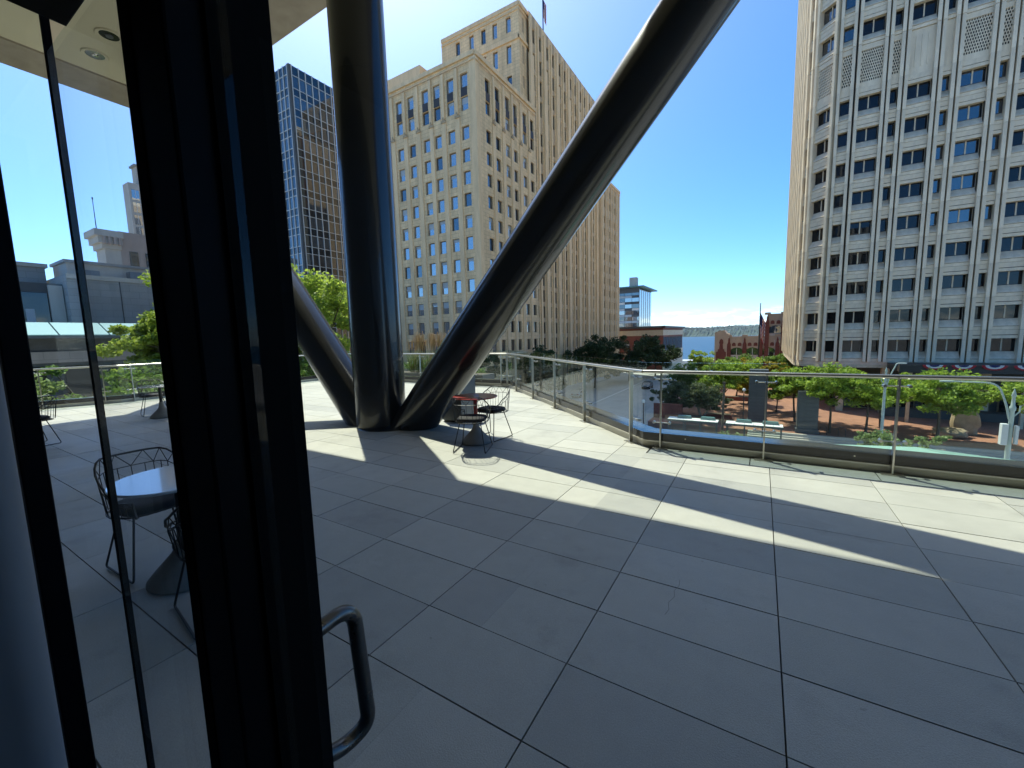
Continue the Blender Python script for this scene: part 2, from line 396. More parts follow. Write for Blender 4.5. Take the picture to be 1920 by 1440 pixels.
M['box_white'] = pmat('white_box', (.62, .63, .62), .6)
M['shelter_white'] = pmat('shelter_roof', (.78, .78, .75), .6, var=.05, vscale=2)
M['shelter_green'] = pmat('shelter_teal', (.08, .17, .16), .5)
M['shelter_frame'] = pmat('shelter_frame', (.10, .12, .12), .5, .3)
M['canopy_glass'] = pmat('green_canopy_glass', (.30, .50, .43), .12, 0, spec=.7)
M['rock'] = pmat('boulder', (.40, .30, .20), .9, var=.25, vscale=1.5, bump=.5, bscale=3)
M['bark'] = pmat('bark', (.11, .085, .062), .95, var=.25, vscale=6, streak=(1, 1, .2))
M['bark_pale'] = pmat('bark_pale', (.30, .24, .18), .95, var=.2, vscale=5)
M['leaf_bright'] = leaf_mat('leaf_honeylocust', (.16, .255, .033), (.29, .385, .06), .45)
M['leaf_mid'] = leaf_mat('leaf_mid_green', (.075, .15, .028), (.15, .25, .042), .38)
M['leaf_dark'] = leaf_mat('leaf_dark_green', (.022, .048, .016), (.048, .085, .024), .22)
M['leaf_yellow'] = leaf_mat('leaf_yellow', (.20, .20, .02), (.32, .27, .03), .4)
M['leaf_pale'] = leaf_mat('leaf_pale', (.14, .21, .075), (.25, .32, .12), .36)
M['leaf_grey'] = leaf_mat('leaf_greygreen', (.075, .10, .045), (.14, .16, .075), .3)
M['straw'] = leaf_mat('grass_plume', (.42, .32, .17), (.55, .44, .26), .35)
M['blade'] = leaf_mat('grass_blade', (.10, .16, .04), (.20, .22, .07), .3)
M['hill'] = pmat('far_wooded_hill', (.035, .062, .045), .95, var=.55, vscale=.02)
M['roofs'] = pmat('pier_roof', (.42, .43, .43), .7, var=.1, vscale=.05)
def water_mat():
    m, t, p = new_mat('bay_water'); p.inputs['Base Color'].default_value = (.012, .075, .15, 1); p.inputs['Specular IOR Level'].default_value = .3; p.inputs['Roughness'].default_value = .55
    c = t.nodes.new('ShaderNodeTexCoord'); n = t.nodes.new('ShaderNodeTexNoise'); n.inputs['Scale'].default_value = .05; n.inputs['Detail'].default_value = 6
    t.links.new(c.outputs['Object'], n.inputs['Vector']); b = t.nodes.new('ShaderNodeBump'); b.inputs['Strength'].default_value = 1; b.inputs['Distance'].default_value = 6
    t.links.new(n.outputs[0], b.inputs['Height']); t.links.new(b.outputs[0], p.inputs['Normal'])
    return m
M['water'] = water_mat()
def flag_mat():
    m, t, p = new_mat('striped_flag'); p.inputs['Roughness'].default_value = .8
    c = t.nodes.new('ShaderNodeTexCoord'); s_ = t.nodes.new('ShaderNodeSeparateXYZ'); t.links.new(c.outputs['UV'], s_.inputs[0])
    def mth(op, a, b):
        n = t.nodes.new('ShaderNodeMath'); n.operation = op
        for i, q in enumerate((a, b)):
            if isinstance(q, (int, float)): n.inputs[i].default_value = q
            else: t.links.new(q, n.inputs[i])
        return n.outputs[0]
    st = mth('LESS_THAN', mth('MODULO', mth('MULTIPLY', s_.outputs[1], 6.5), 1.0), .5)
    mx_ = t.nodes.new('ShaderNodeMixRGB'); t.links.new(st, mx_.inputs[0]); mx_.inputs[1].default_value = (.75, .73, .70, 1); mx_.inputs[2].default_value = (.42, .02, .03, 1)
    canton = mth('MULTIPLY', mth('LESS_THAN', s_.outputs[0], .42), mth('GREATER_THAN', s_.outputs[1], .46))
    mx2 = t.nodes.new('ShaderNodeMixRGB'); t.links.new(canton, mx2.inputs[0]); t.links.new(mx_.outputs[0], mx2.inputs[1]); mx2.inputs[2].default_value = (.02, .03, .12, 1)
    t.links.new(mx2.outputs[0], p.inputs[0])
    return m
M['flag'] = flag_mat()
M['bunting_r'] = pmat('bunting_red', (.45, .02, .03), .8)
M['bunting_w'] = pmat('bunting_white', (.75, .74, .72), .8)
M['bunting_b'] = pmat('bunting_blue', (.02, .03, .14), .8)

# ------------------------------------------------------------------ terrain, streets, water, hills
ST = -10.9      # street level below the terrace
PZ = -9.9       # brick plaza level
# one big ground sheet: flat downtown bench, then falling to the bay
xs = [-6000, -1500, -400, -120, -60, -20, 20, 60, 150, 400, 1500, 6000]
ys = [-6000, -300, -60, 40, 80, 135, 180, 240, 320, 420, 560, 600]
def gz_(y):
    if y <= 135: return ST - .12
    if y >= 560: return -52
    return (ST - .12) + (-45.5 - ST) * min(1, (y - 135) / 330.0)
mb = MB(); V = []
for y in ys:
    for x in xs: V.append((x, y, gz_(y)))
mb.v = V
for j in range(len(ys) - 1):
    for i in range(len(xs) - 1):
        a = j * len(xs) + i; mb.f.append((a, a + 1, a + 1 + len(xs), a + len(xs))); mb.m.append(0)
structure(mb.build('ground', M['ground']))
mb = MB(); mb.poly([(-9000, 540, -48), (9000, 540, -48), (9000, 16000, -48), (-9000, 16000, -48)])
structure(mb.build('water', M['water']))
# far wooded shore
def hill_mesh(y0, depth, hmax, x0, x1, nx, ny, seed):
    r_ = np.random.RandomState(seed); ph = r_.rand(12) * 6.28; fr = np.array([1, 1.7, 2.9, 4.3, 7.1, 11, 17, 29, 47, 73, 120, 190]) * .0009
    am = np.array([1, .8, .6, .4, .3, .2, .14, .09, .07, .055, .05, .045])
    mb_ = MB(); 
    for j in range(ny):
        t_ = j / (ny - 1)
        for i in range(nx):
            x = x0 + (x1 - x0) * i / (nx - 1)
            n = sum(am[k] * sin(fr[k] * x + ph[k] + 3 * t_ * (k % 3)) for k in range(12)) / 1.6
            z = -49 + hmax * (1 - (1 - min(1, t_ * 1.25)) ** 2) * (.86 + .14 * n) + (rng.random() ** 2 * 22 if t_ > .05 else 0)
            mb_.v.append((x, y0 + depth * t_, z))
    for j in range(ny - 1):
        for i in range(nx - 1):
            a = j * nx + i; mb_.f.append((a, a + 1, a + 1 + nx, a + nx)); mb_.m.append(0)
    return mb_
structure(hill_mesh(4900, 1500, 122, -3800, 2600, 640, 12, 3).build('hills', M['hill']))

def sheet(name, x0, x1, y0, y1, z, mat):
    mb_ = MB(); mb_.box(x0, x1, y0, y1, z - .3, z, skip='d'); return structure(mb_.build(name, mat))
sheet('avenue', -140, 120, 18, 44, ST, M['road_conc'])
sheet('side_street', -36.5, -15.5, 44, 134, ST + .004, M['road_conc'])
sheet('side_street', -36.5, -15.5, -40, 18, ST + .004, M['road_conc'])
sheet('dark_strip', -140, 120, 38.5, 43.2, ST + .006, M['asphalt'])  # dark asphalt strip added to stand in for the street's shadow band
sheet('sidewalk', -140, -36.5, 44, 56.6, ST + .14, M['sidewalk'])
sheet('sidewalk', -41.5, -36.5, 56.6, 134, ST + .14, M['sidewalk'])
sheet('sidewalk', -15.5, 120, 44, 52.6, ST + .14, M['sidewalk'])
sheet('sidewalk', -15.5, -12.4, 52.6, 134, ST + .14, M['sidewalk'])
sheet('sidewalk', -15.5, 120, 12, 18, ST + .14, M['sidewalk'])
mb = MB()
for i in range(11): mb.box(-35.4 + i * 1.8, -34.6 + i * 1.8, 45.0, 48.2, ST + .005, ST + .0105)
structure(mb.build('crosswalk', M['paint']))
mb = MB()
for i in range(18): mb.box(-130 + i * 12, -127 + i * 12, 30.9, 31.05, ST + .002, ST + .0105)
structure(mb.build('lane_marking', M['paint']))
mb = MB(); mb.box(-26.1, -25.9, 50, 134, ST + .005, ST + .0105); structure(mb.build('lane_marking', M['paint']))
# brick plaza with its broad steps
mb = MB(); mb.prism([(-12.4, 54.6), (60, 54.6), (60, 112), (-12.4, 112)], PZ - .9, PZ); structure(mb.build('plaza', M['brick_plaza']))
st = thing('plaza_steps', 'broad pale stone steps climbing from the sidewalk to the brick plaza', 'steps', (0, 0, 0))
for i in range(5):
    mb = MB(); mb.box(-1.0 + .02 * i, 60, 52.6 + .4 * i, 54.62 - .001 * i, ST + .1, ST + .14 + .15 * (i + 1) - .0 + (.11 if i == 4 else 0))
    mb.build('step', M['granite_step'], st)

# ------------------------------------------------------------------ terrace floor
TILE_A, TILE_B = 0.9155, 0.45546
OX, OY = -1.6876, 1.2662
def terrace_inside(x, y):
    if x > -1.35: return y < 5.93
    if x > -6.95: return y < 5.93 - (x + 1.35)*.955 + 0
    return y < 11.28 and x > (-16.05 if y > 4.2 else -16.05 - (4.2 - y) * .46)
TERR = [(9, .2), (9, 6.75), (-1.25, 6.75), (-6.95, 12.15), (-16.75, 12.15), (-16.75, 4.4), (-19.4, -1.2), (-19.4, -6), (9, -6)]
tf = MB().prism(TERR, -1.2, -.035)
TF = structure(tf.build('terrace_floor', M['slab']))
def clip(poly, a, b, c):                       # keep a*x+b*y<=c
    out = []
    for i in range(len(poly)):
        p, q = poly[i], poly[(i + 1) % len(poly)]
        dp, dq = a * p[0] + b * p[1] - c, a * q[0] + b * q[1] - c
        if dp <= 0: out.append(p)
        if dp * dq < 0:
            t_ = dp / (dp - dq); out.append((p[0] + (q[0] - p[0]) * t_, p[1] + (q[1] - p[1]) * t_))
    return out
def clip_terrace(poly):
    """split into the three convex zones of the deck"""
    res = []
    # strip at the railing foot is granite: stop 0.34 m short of the kerb on the front run
    A = clip(clip(clip(poly, 0, 1, 5.62), -1, 0, 1.30), 1, 0, 9)
    if len(A) > 2: res.append(A)
    s2 = .955
    Bp = clip(clip(clip(poly, 1, 0, -1.30), -1, 0, 6.98), s2, 1, 5.90 - s2 * 1.35)
    if len(Bp) > 2: res.append(Bp)
    Cp = clip(clip(clip(poly, 1, 0, -6.98), 0, 1, 11.25), -1, -.46, 18.0 - .02)
    Cp = clip(Cp, -1, 0, 16.02 + 3.2)
    if len(Cp) > 2: res.append(Cp)
    return res
tiles = []
g = .0035
for i in range(-20, 12):
    for j in range(-3, 24):
        x0, x1 = OX + i * TILE_A + g, OX + (i + 1) * TILE_A - g
        y0, y1 = OY + j * TILE_B + g, OY + (j + 1) * TILE_B - g
        y0 = max(y0, .33)
        if y1 <= y0 + .02: continue
        for P in clip_terrace([(x0, y0), (x1, y0), (x1, y1), (x0, y1)]):
            ar = abs(sum(P[k][0] * P[(k + 1) % len(P)][1] - P[(k + 1) % len(P)][0] * P[k][1] for k in range(len(P)))) / 2
            if ar < .004: continue
            cx = sum(p[0] for p in P) / len(P); cy = sum(p[1] for p in P) / len(P)
            # in front of the lens?
            d = -.52 * cx + .854 * cy; lat = .854 * cx + .52 * cy
            vis = d > .3 and abs(lat) < 1.35 * d + .8
            tiles.append((ar / (d * d * math.sqrt(d * d + 2.6)) if vis else 0, P, ar))
tiles.sort(key=lambda t: -t[0])
full = None; rest = MB()
pm = [M['paver'], M['paver2'], M['paver3']]
fullm = [MB().box(0, TILE_A - 2 * g, 0, TILE_B - 2 * g, -.034, 0).mesh('paver', m_) for m_ in pm]
for k, (s_, P, ar) in enumerate(tiles):
    dz = rng.uniform(-.0012, .0012)
    if k < 300 and s_ > 0:
        mi = rng.choices((0, 1, 2), (6, 3, 3))[0]
        if len(P) == 4 and abs(ar - (TILE_A - 2 * g) * (TILE_B - 2 * g)) < 1e-4:
            inst('paver', fullm[mi], TF, (min(p[0] for p in P), min(p[1] for p in P), dz))
        else:
            MB().prism(P, -.034, dz).build('paver', pm[mi], TF)
    else:
        rest.prism(P, -.034, dz)
tag(rest.build('paver_field', M['paver'], TF), kind='stuff')
# granite strip along the front railing foot
for i in range(-1, 10):
    x0 = -1.28 + i * 1.22; 
    if i < 0: continue
    MB().box(x0 + .004, x0 + 1.212, 5.628, 5.955, -.034, .001).build('edge_paver', M['granite'], TF)
# fine crack across one paver: a thin dark groove
mb = MB()
crk = [(.0, 2.60), (.012, 2.66), (-.004, 2.72), (.02, 2.80), (.006, 2.86), (.025, 2.93), (.018, 3.0)]
for a, b in zip(crk, crk[1:]): mb.poly([(-.42 + a[0], a[1] - .27, .0022), (-.4182 + a[0], a[1] - .27, .0022), (-.4182 + b[0], b[1] - .27, .0022), (-.42 + b[0], b[1] - .27, .0022)])
mb.build('crack', M['slab'], TF)

# ------------------------------------------------------------------ railings
ARM = None
def build_railing(p0, p1, posts, label, group='glass railings round the terrace', mit=(0, 0)):
    """p0->p1: line of the posts; glass stands outside (to the left of travel)"""
    d = Vector((p1[0] - p0[0], p1[1] - p0[1], 0)); L = d.length; rz = atan2(d.y, d.x)
    R = thing('glass_railing', label, 'railing', (p0[0], p0[1], 0), rz, group)
    post = MB().box(-.008, .008, -.028, .028, .012, 1.075).mesh('post', M['steel'])
    foot = MB().box(-.10, .10, -.06, .06, .0, .012).mesh('foot_plate', M['steel'])
    arm = MB().tube([(-.115, .06, 0), (.115, .06, 0)], .007, 8)
    for sx in (-1, 1):
        arm.tube([(sx * .105, .04, 0), (sx * .105, .105, 0)], [.017, .02], 10)
    arm.box(-.014, .014, .0, .065, -.008, .008)
    armm = arm.mesh('clamp_arm', M['steel'], 30)
    for s in posts:
        po = inst('post', post, R, (s, 0, 0))
        inst('foot_plate', foot, po, (0, 0, 0))
        for z in (.36, .985): inst('clamp_arm', armm, po, (0, 0, z))
    m0, m1 = mit
    def strip(a, b, y0, y1, z0, z1):
        return MB().prism([(a - y0 * m0 * (a == 0), y0), (b + y0 * m1 * (b == L), y0), (b + y1 * m1 * (b == L), y1), (a - y1 * m0 * (a == 0), y1)], z0, z1)
    MB().tube([(-.045 * m0, .045, 1.09), (L + .045 * m1, .045, 1.09)], .024, 14).build('handrail', M['steel'], R, smooth=40)
    pp = [0] + [s for s in posts if 0.25 < s < L - .25] + [L]
    for a, b in zip(pp, pp[1:]):
        strip(a if a == 0 else a + .008, b if b == L else b - .008, .105, .121, .19, 1.215).build('glass_panel', M['rail_glass'], R)
    K = strip(0, L, .055, .20, -.03, .095).build('kerb', M['curb'], R)
    strip(0, L, .046, .0555, .080, .092).build('bead', M['steel'], K)
    strip(0, L, .065, .36, .097, .205).build('coping', M['black_cap'], R)
    for s in np.arange(.6, L, 1.83): MB().tube([(s, .067, .155), (s, .058, .155)], .009, 8).build('screw_head', M['steel'], K)
    return R
P = [(-18.9, -1.8), (-16.12, 4.22), (-16.12, 11.36), (-7.15, 11.36), (-1.45, 5.93), (9.0, 5.93)]
an = [atan2(b[1] - a[1], b[0] - a[0]) for a, b in zip(P, P[1:])]
mt = [0] + [math.tan((a - b) / 2) for a, b in zip(an, an[1:])] + [0]
RL = [('leftmost glass railing seen through the sidelight', [1.3, 2.55, 3.8, 5.05, 6.3]),
      ('glass railing along the shaded street side left of the columns', [.3, 1.5, 2.72, 3.94, 5.16, 6.4]),
      ('far glass railing behind the black columns', [.3, 1.5, 2.72, 3.94, 5.16, 6.38, 7.6, 8.78]),
      ('slanting glass railing running away beside the red table', [.16, .33 + .9, 2.86, 4.43, 5.99, 7.62]),
      ('long glass railing on steel posts overlooking the brick plaza', [.28, 1.53, 2.75, 3.97, 5.19, 6.41, 7.63, 8.85, 10.07])]
for k, (lb, ps) in enumerate(RL): build_railing(P[k], P[k + 1], ps, lb, mit=(mt[k], mt[k + 1]))

# ------------------------------------------------------------------ branching steel column
VC = thing('branching_column', 'charcoal steel column splitting into one upright and two slanting tubes', 'column', (-6.2, 5.4, 0))
SOF = 9.2
def tubepart(name, a, b, r, n=48):
    return MB().tube([a, b], r, n).build(name, M['column'], VC, smooth=40)
tubepart('upright_tube', (-.06, -.04, -.02), (-.06, -.04, SOF + .05), .47)
tubepart('slanting_tube', (.6 - .4 * .89, .12, -.4), (.6 + .89 * (SOF + .1), .12 + .02 * SOF, SOF + .1), .385)
tubepart('slanting_tube', (-.46 + .4 * .89, -.02, -.4), (-.46 - .89 * (SOF + .1), -.02 - .0 * SOF, SOF + .1), .385)
for z_ in (3.1, 6.2): MB().lathe([(.4705, z_ - .006), (.4725, z_), (.4705, z_ + .006)], 48, -.06, -.04).build('weld_seam', M['column'], VC, smooth=40)
MB().lathe([(.62, -.01), (.60, .012), (.5, .014)], 48, .12, .02).build('base_ring', M['black_cap'], VC, smooth=40)
CC = thing('corner_column', 'plain charcoal steel column under the corner of the overhang', 'column', (-17.25, 7.0, 0))
MB().tube([(0, 0, -9), (0, 0, SOF)], .5, 32).build('shaft', M['column'], CC, smooth=40)

# ------------------------------------------------------------------ building above and the overhang
YE, XL = 6.66, -17.5
TB = thing('terrace_building', 'office building whose cream soffit and concrete edge overhang the terrace', 'building', (0, 0, 0))
mb = MB(); mb.box(XL + 1.35, 25, -20, YE - 1.35, SOF + .05, SOF + .3); mb.build('soffit', M['soffit'], TB)
mb = MB()
mb.prism([(XL, -20), (XL, YE), (25, YE), (25, YE - 1.35), (XL + 1.35, YE - 1.35), (XL + 1.35, -20)], SOF, SOF + 1.4)
mb.build('concrete_edge', M['concrete'], TB)
mb = MB(); mb.box(XL + .5, 5, -20, YE - .5, SOF + .3, 46); mb.box(5, 24.5, -20, YE - .5, SOF + .3, 27); mb.build('upper_wall', M['win_mid'], TB)
mb = MB()
for i in range(28):
    x = XL + .5 + i * 1.5; mb.box(x, x + .5, YE - .5, YE - .2, SOF + 1.4, 46 if x < 4.5 else 27)
mb.build('facade_fin', M['white_panel'], TB)  # unseen white fins, added for window reflections and bounce light
for k, z in enumerate(np.arange(SOF + 3.5, 45, 3.9)):
    MB().box(XL + .45, 24.4 if z < 26 else 4.9, YE - .55, YE - .35, z, z + 1.3).build('floor_band', M['white_panel'], TB)  # unseen bands kept white to bounce sunlight onto the facades opposite
mb = MB(); mb.box(-30, -1.42, -20, .1, -1, SOF + .04); mb.build('ground_wall', M['bin'], TB)
mb = MB(); mb.box(3.2, 25, -20, .31, -1, SOF + .04); mb.build('ground_wall', M['bin'], TB)
mb = MB(); mb.box(-1.40, 3.2, -20, .25, 2.62, SOF + .04); mb.build('ground_wall', M['bin'], TB)
for (x, y) in ((-13.97, 4.34), (-15.17, 4.37)):
    L_ = MB().lathe([(.20, -.012), (.255, -.03), (.27, -.012), (.27, .0)], 32).build('recessed_light', [M['soffit']], TB, loc=(x, y, SOF + .048), smooth=40)
    MB().lathe([(.13, -.016), (.19, -.014), (.19, -.010)], 28).build('reflector', M['black_cap'] if x > -14.5 else M['chrome'], L_, smooth=40)
    MB().lathe([(.02, -.05), (.07, -.04), (.08, -.017)], 20).build('lens', M['chrome'] if x < -14.5 else M['bin'], L_, smooth=40)
mb = MB(); mb.box(-20, 9, -6, 0.2, -11, -1.25); mb.box(-16, 9, 0, 5.9, -11, -1.25); mb.build('lower_wall', M['darkstone'], TB)

# ------------------------------------------------------------------ the entrance: door, sidelight, vestibule
DR = thing('glass_door', 'full-height glass door with a wide black stile and bent steel pull', 'door', (-.687, .31, 0))
MB().box(-.07, .062, -.064, .058, .0, 2.262).build('stile', M['black_frame'], DR, bevel=.004)
MB().box(.0625, .0702, -.02, .0642, .0, 2.262).build('edge_seal', M['rubber'], DR)
MB().box(-.062, -.03, -.0655, -.0645, .0, 2.26).build('weather_strip', M['rubber'], DR)
MB().box(.0705, 1.75, -.006, .006, .02, 2.262).build('door_pane', M['door_glass'], DR)
pull = MB()
def bend(pts, rad, n=7):
    out = [Vector(pts[0])]
    for i in range(1, len(pts) - 1):
        p, a, b = Vector(pts[i]), Vector(pts[i - 1]), Vector(pts[i + 1])
        u, v = (a - p).normalized(), (b - p).normalized()
        r_ = min(rad, (a - p).length * .49, (b - p).length * .49)
        s0, s1 = p + u * r_, p + v * r_
        for k in range(n + 1):
            t_ = k / n; out.append(s0 * (1 - t_) ** 2 + p * 2 * t_ * (1 - t_) + s1 * t_ ** 2)
    out.append(Vector(pts[-1])); return out
pull.tube(bend([(.03, .058, 1.118), (.032, .152, 1.128), (.046, .160, .875), (.034, .115, .858), (.028, .058, .878)], .05, 8), .0145, 14)
pull.build('pull_handle', M['steel_dark'], DR, smooth=40)
for z in (1.118, .878): MB().tube([(.03, .0582, z), (.03, .064, z)], .022, 16).build('escutcheon', M['steel_dark'], DR, smooth=40)

SL = thing('sidelight', 'fixed glass sidelight with a black corner seal left of the door', 'window', (-1.34, .31, 0))
MB().box(.008, .575, -.005, .005, .0, 2.262).build('pane', M['door_glass'], SL)
MB().box(-.003, .003, -.094, -.006, .0, 2.36).build('pane', M['door_glass'], SL)
MB().box(-.005, .007, -.006, .007, .0, 2.36).build('corner_seal', M['rubber'], SL)
MB().box(-.05, .03, -.138, -.098, .0, 2.33).build('post', M['black_frame'], SL, bevel=.003)
MB().box(.14, 4.3, -.10, -.002, 2.264, 2.36).build('header', M['black_frame'], SL)
MB().box(-.012, 4.3, -2.0, .0, 2.362, 2.6).build('ceiling_panel', M['black_frame'], SL)
# the dim room round the camera
structure(MB().box(-1.40, 3.2, -6, .32, -.05, -.003).build('interior_floor', M['room']))
structure(MB().box(-1.40, 3.2, -6.2, -6, 0, 2.6).build('interior_wall', M['room']))
structure(MB().box(3.19, 3.3, -6, .3, 0, 2.6).build('interior_wall', M['room']))
structure(MB().box(1.12, 3.19, .29, .33, 0, 2.6).build('interior_wall', M['room']))
structure(MB().box(-1.42, -1.36, -6, -.14, 0, 2.6).build('interior_wall', M['room']))
structure(MB().box(-1.36, 3.2, -6, -1.7, 2.4, 2.6).build('interior_ceiling', M['room']))
pl = MB(); 
a_ = [(-1.06 + .05 * sin(t_ * pi / 20), .136 - .05 + .05 * cos(t_ * pi / 20)) for t_ in range(0, 11)]
pl.prism([(-1.34, -.6), (-1.01, -.6)] + a_[::-1] + [(-1.34, .136)], 0, 2.33)
tag(pl.build('interior_pillar', M['pillar'], smooth=40), 'blue-grey rounded pillar edge at the far left just inside', 'pillar')

# ------------------------------------------------------------------ wire chairs and bistro tables
def make_chair():
    R = thing('wire_chair', 'x', 'chair')
    w, d = .235, .225
    # seat ring
    ring = []
    for k in range(28):
        a = 2 * pi * k / 28; c, s_ = cos(a), sin(a)
        e = .62
        ring.append((w * math.copysign(abs(c) ** e, c), d * math.copysign(abs(s_) ** e, s_), .44 + (.012 if s_ < 0 else -.008)))
    MB().tube(ring, .0075, 6, closed=True).build('seat_frame', M['black_wire'], R, smooth=60)
    # upper rim: low at the front corners, high over the back (+y)
    rim = []
    for k in range(25):
        t_ = k / 24; a = -.30 * pi + t_ * 1.6 * pi
        c, s_ = cos(a), sin(a)
        hz = .56 + .25 * max(0, min(1, (s_ + .35) / 1.1)) ** .8
        rim.append((1.1 * w * math.copysign(abs(c) ** .7, c), 1.12 * d * math.copysign(abs(s_) ** .7, s_) + (.07 if s_ > 0 else .02) * max(0, s_), hz))
    rim = [(-q[0], q[1], q[2]) for q in rim]
    MB().tube([(rim[0][0] * .96, rim[0][1] - .02, .445)] + rim + [(rim[-1][0] * .96, rim[-1][1] - .02, .445)], .0075, 6).build('back_rim', M['black_wire'], R, smooth=60)
    bk = MB(); bases = []; mids = []
    for q in rim:
        n = Vector((q[0], q[1], 0)); n = Vector((q[0] / (1.1), q[1] / 1.2, .44)); bases.append(n)
        mids.append(Vector(q) * .72 + n * .28)
    for i in range(len(rim)):
        if i % 1 == 0: bk.tube([bases[i], mids[i]], .0032, 4)
    for i in range(0, len(rim) - 1):
        q, q2 = Vector(rim[i]), Vector(rim[i + 1])
        if i % 2 == 0: bk.tube([mids[i], q2], .0032, 4)
        else: bk.tube([q, mids[i + 1]], .0032, 4)
    bk.tube(mids, .004, 4)
    for i in range(9):
        x = -w * .85 + i * w * 1.7 / 8; bk.tube([(x, -d * .93, .44), (x, 0, .425), (x, d * .93, .435)], .0032, 4)
    bk.build('wire_basket', M['black_wire'], R)
    cu = MB(); n = 28
    def rr(sc, z): return [(w * .9 * sc * math.copysign(abs(cos(2 * pi * k / n)) ** .65, cos(2 * pi * k / n)), d * .9 * sc * math.copysign(abs(sin(2 * pi * k / n)) ** .65, sin(2 * pi * k / n)), z) for k in range(n)]
    L0 = [rr(.93, .442), rr(1, .46), rr(.99, .482), rr(.9, .497), rr(.5, .503)]
    b = len(cu.v)
    for l in L0: cu.v += l
    for i in range(4):
        for k in range(n):
            q = (k + 1) % n; cu.f.append((i * n + k, i * n + q, (i + 1) * n + q, (i + 1) * n + k)); cu.m.append(0)
    cu.f.append(tuple(4 * n + k for k in range(n))); cu.m.append(0); cu.f.append(tuple(reversed(range(n)))); cu.m.append(0)
    cu.build('seat_pad', M['cushion'], R, smooth=50)
    for s_ in (-1, 1):
        lg = MB().tube(bend([(s_ * .15, -.12, .44), (s_ * .235, -.25, .012), (s_ * .235, .24, .012), (s_ * .15, .12, .44)], .03, 4), .0072, 8)
        lg.build('leg', M['black_wire'], R, smooth=50)
    return R
def chair_at(first, x, y, face, label, group):
    """face: direction (radians, from +X) that the sitter looks"""
    c = first if not first.get('used') else copy_tree(first)
    first['used'] = 1
    c.location = (x, y, .0015); c.rotation_euler = (0, 0, face + pi / 2)
    c['label'] = label; c['group'] = group
    if 'used' in c and c is not first: del c['used']
    return c
ch0 = make_chair()
def make_table(x, y, top, label, scale=1.0, h=.735, r=.35, neck='red'):
    T = thing('bistro_table', label, 'table', (x, y, .0015), 0, 'round tables on the terrace')
    MB().lathe([(r - .012, h - .02), (r, h - .012), (r, h - .004), (r - .004, h), (.0005, h)], 56).build('table_top', top, T, smooth=30)
    MB().lathe([(.10, h - .032), (.10, h - .021), (.03, h - .021)], 24).build('top_plate', M['black_wire'], T, smooth=40)
    MB().lathe([(.031, .30), (.031, h - .03)], 20).build('stem', M[neck], T, smooth=40)
    MB().lathe([(.225, 0), (.235, .012), (.232, .03), (.20, .07), (.14, .135), (.085, .195), (.055, .245), (.043, .30), (.04, .36)], 36).build('pedestal', M['pedestal'], T, smooth=40)
    return T
t1 = (-3.76, 5.06)
make_table(*t1, M['red'], 'round table with a red top on a concrete pedestal beside the columns', r=.345)
chair_at(ch0, -3.56, 4.70, radians(112), 'black wire chair on the near side of the red table', 'wire chairs on the terrace')
chair_at(ch0, -3.72, 5.44, radians(-96), 'black wire chair on the far side of the red table', 'wire chairs on the terrace')
t2 = (-3.42, 1.13)
make_table(*t2, M['sky_sheen_top'], 'round table with a pale sky-reflecting top seen through the sidelight', r=.36, neck='black_wire')
chair_at(ch0, t2[0] - .46, t2[1] - .02, radians(2), 'black wire chair tucked behind the pale-topped table', 'wire chairs on the terrace')
chair_at(ch0, -2.80, 1.12, radians(172), 'black wire chair at the pale-topped table half hidden by the stile', 'wire chairs on the terrace')
t3 = (-12.35, 3.35)
make_table(-11.75, 3.75, M['sky_sheen_top'], 'round pale table mostly hidden behind the black door stile', r=.36, neck='black_wire')
chair_at(ch0, -12.42, 3.82, radians(-10), 'far wire chair showing only its legs left of the stile', 'wire chairs on the terrace')
make_table(-10.6, 1.05, M['sky_sheen_top'], 'round pale table hidden behind the leftmost black post', r=.36, neck='black_wire')
chair_at(ch0, -10.5, 1.58, radians(-80), 'wire chair peeking out beside the leftmost post, far one', 'wire chairs on the terrace')
chair_at(ch0, -8.45, 1.02, radians(170), 'wire chair peeking out beside the leftmost post, near one', 'wire chairs on the terrace')
BN = thing('litter_bin', 'grey metal litter bin standing behind the slanting column', 'bin', (-5.12, 6.35, 0))
MB().box(-.24, .24, -.24, .24, .03, .92).build('body', M['bin'], BN, bevel=.01)
MB().box(-.25, .25, -.25, .25, .92, .97).build('lid', M['bin'], BN, bevel=.01)
MB().box(-.22, .22, -.22, .22, .0, .031).build('plinth', M['black_cap'], BN)

# ------------------------------------------------------------------ trees and plants
def leaf_cloud(centers, radii, n_per, size, flat=.5, seed=1, aspect=.6, up=.35):
    """numpy leaf quads spread through ellipsoids"""
    r_ = np.random.RandomState(seed); C_ = np.repeat(np.asarray(centers, float), n_per, 0); Rr = np.repeat(np.asarray(radii, float), n_per)
    N = len(C_)
    d = r_.normal(size=(N, 3)); d /= np.linalg.norm(d, axis=1)[:, None]
    rad = r_.rand(N) ** .5
    P = C_ + d * (rad * Rr)[:, None] * np.array([1, 1, flat])
    nrm = r_.normal(size=(N, 3)) + np.array([0, 0, up]) * 2 ; nrm /= np.linalg.norm(nrm, axis=1)[:, None]
    t_ = np.cross(nrm, r_.normal(size=(N, 3))); t_ /= np.linalg.norm(t_, axis=1)[:, None]; b_ = np.cross(nrm, t_)
    s_ = size * (.6 + .8 * r_.rand(N))[:, None]
    q = np.stack([P - t_ * s_, P + b_ * s_ * aspect - t_ * s_ * .1, P + t_ * s_, P - b_ * s_ * aspect - t_ * s_ * .1], 1)
    return q.reshape(-1, 3)
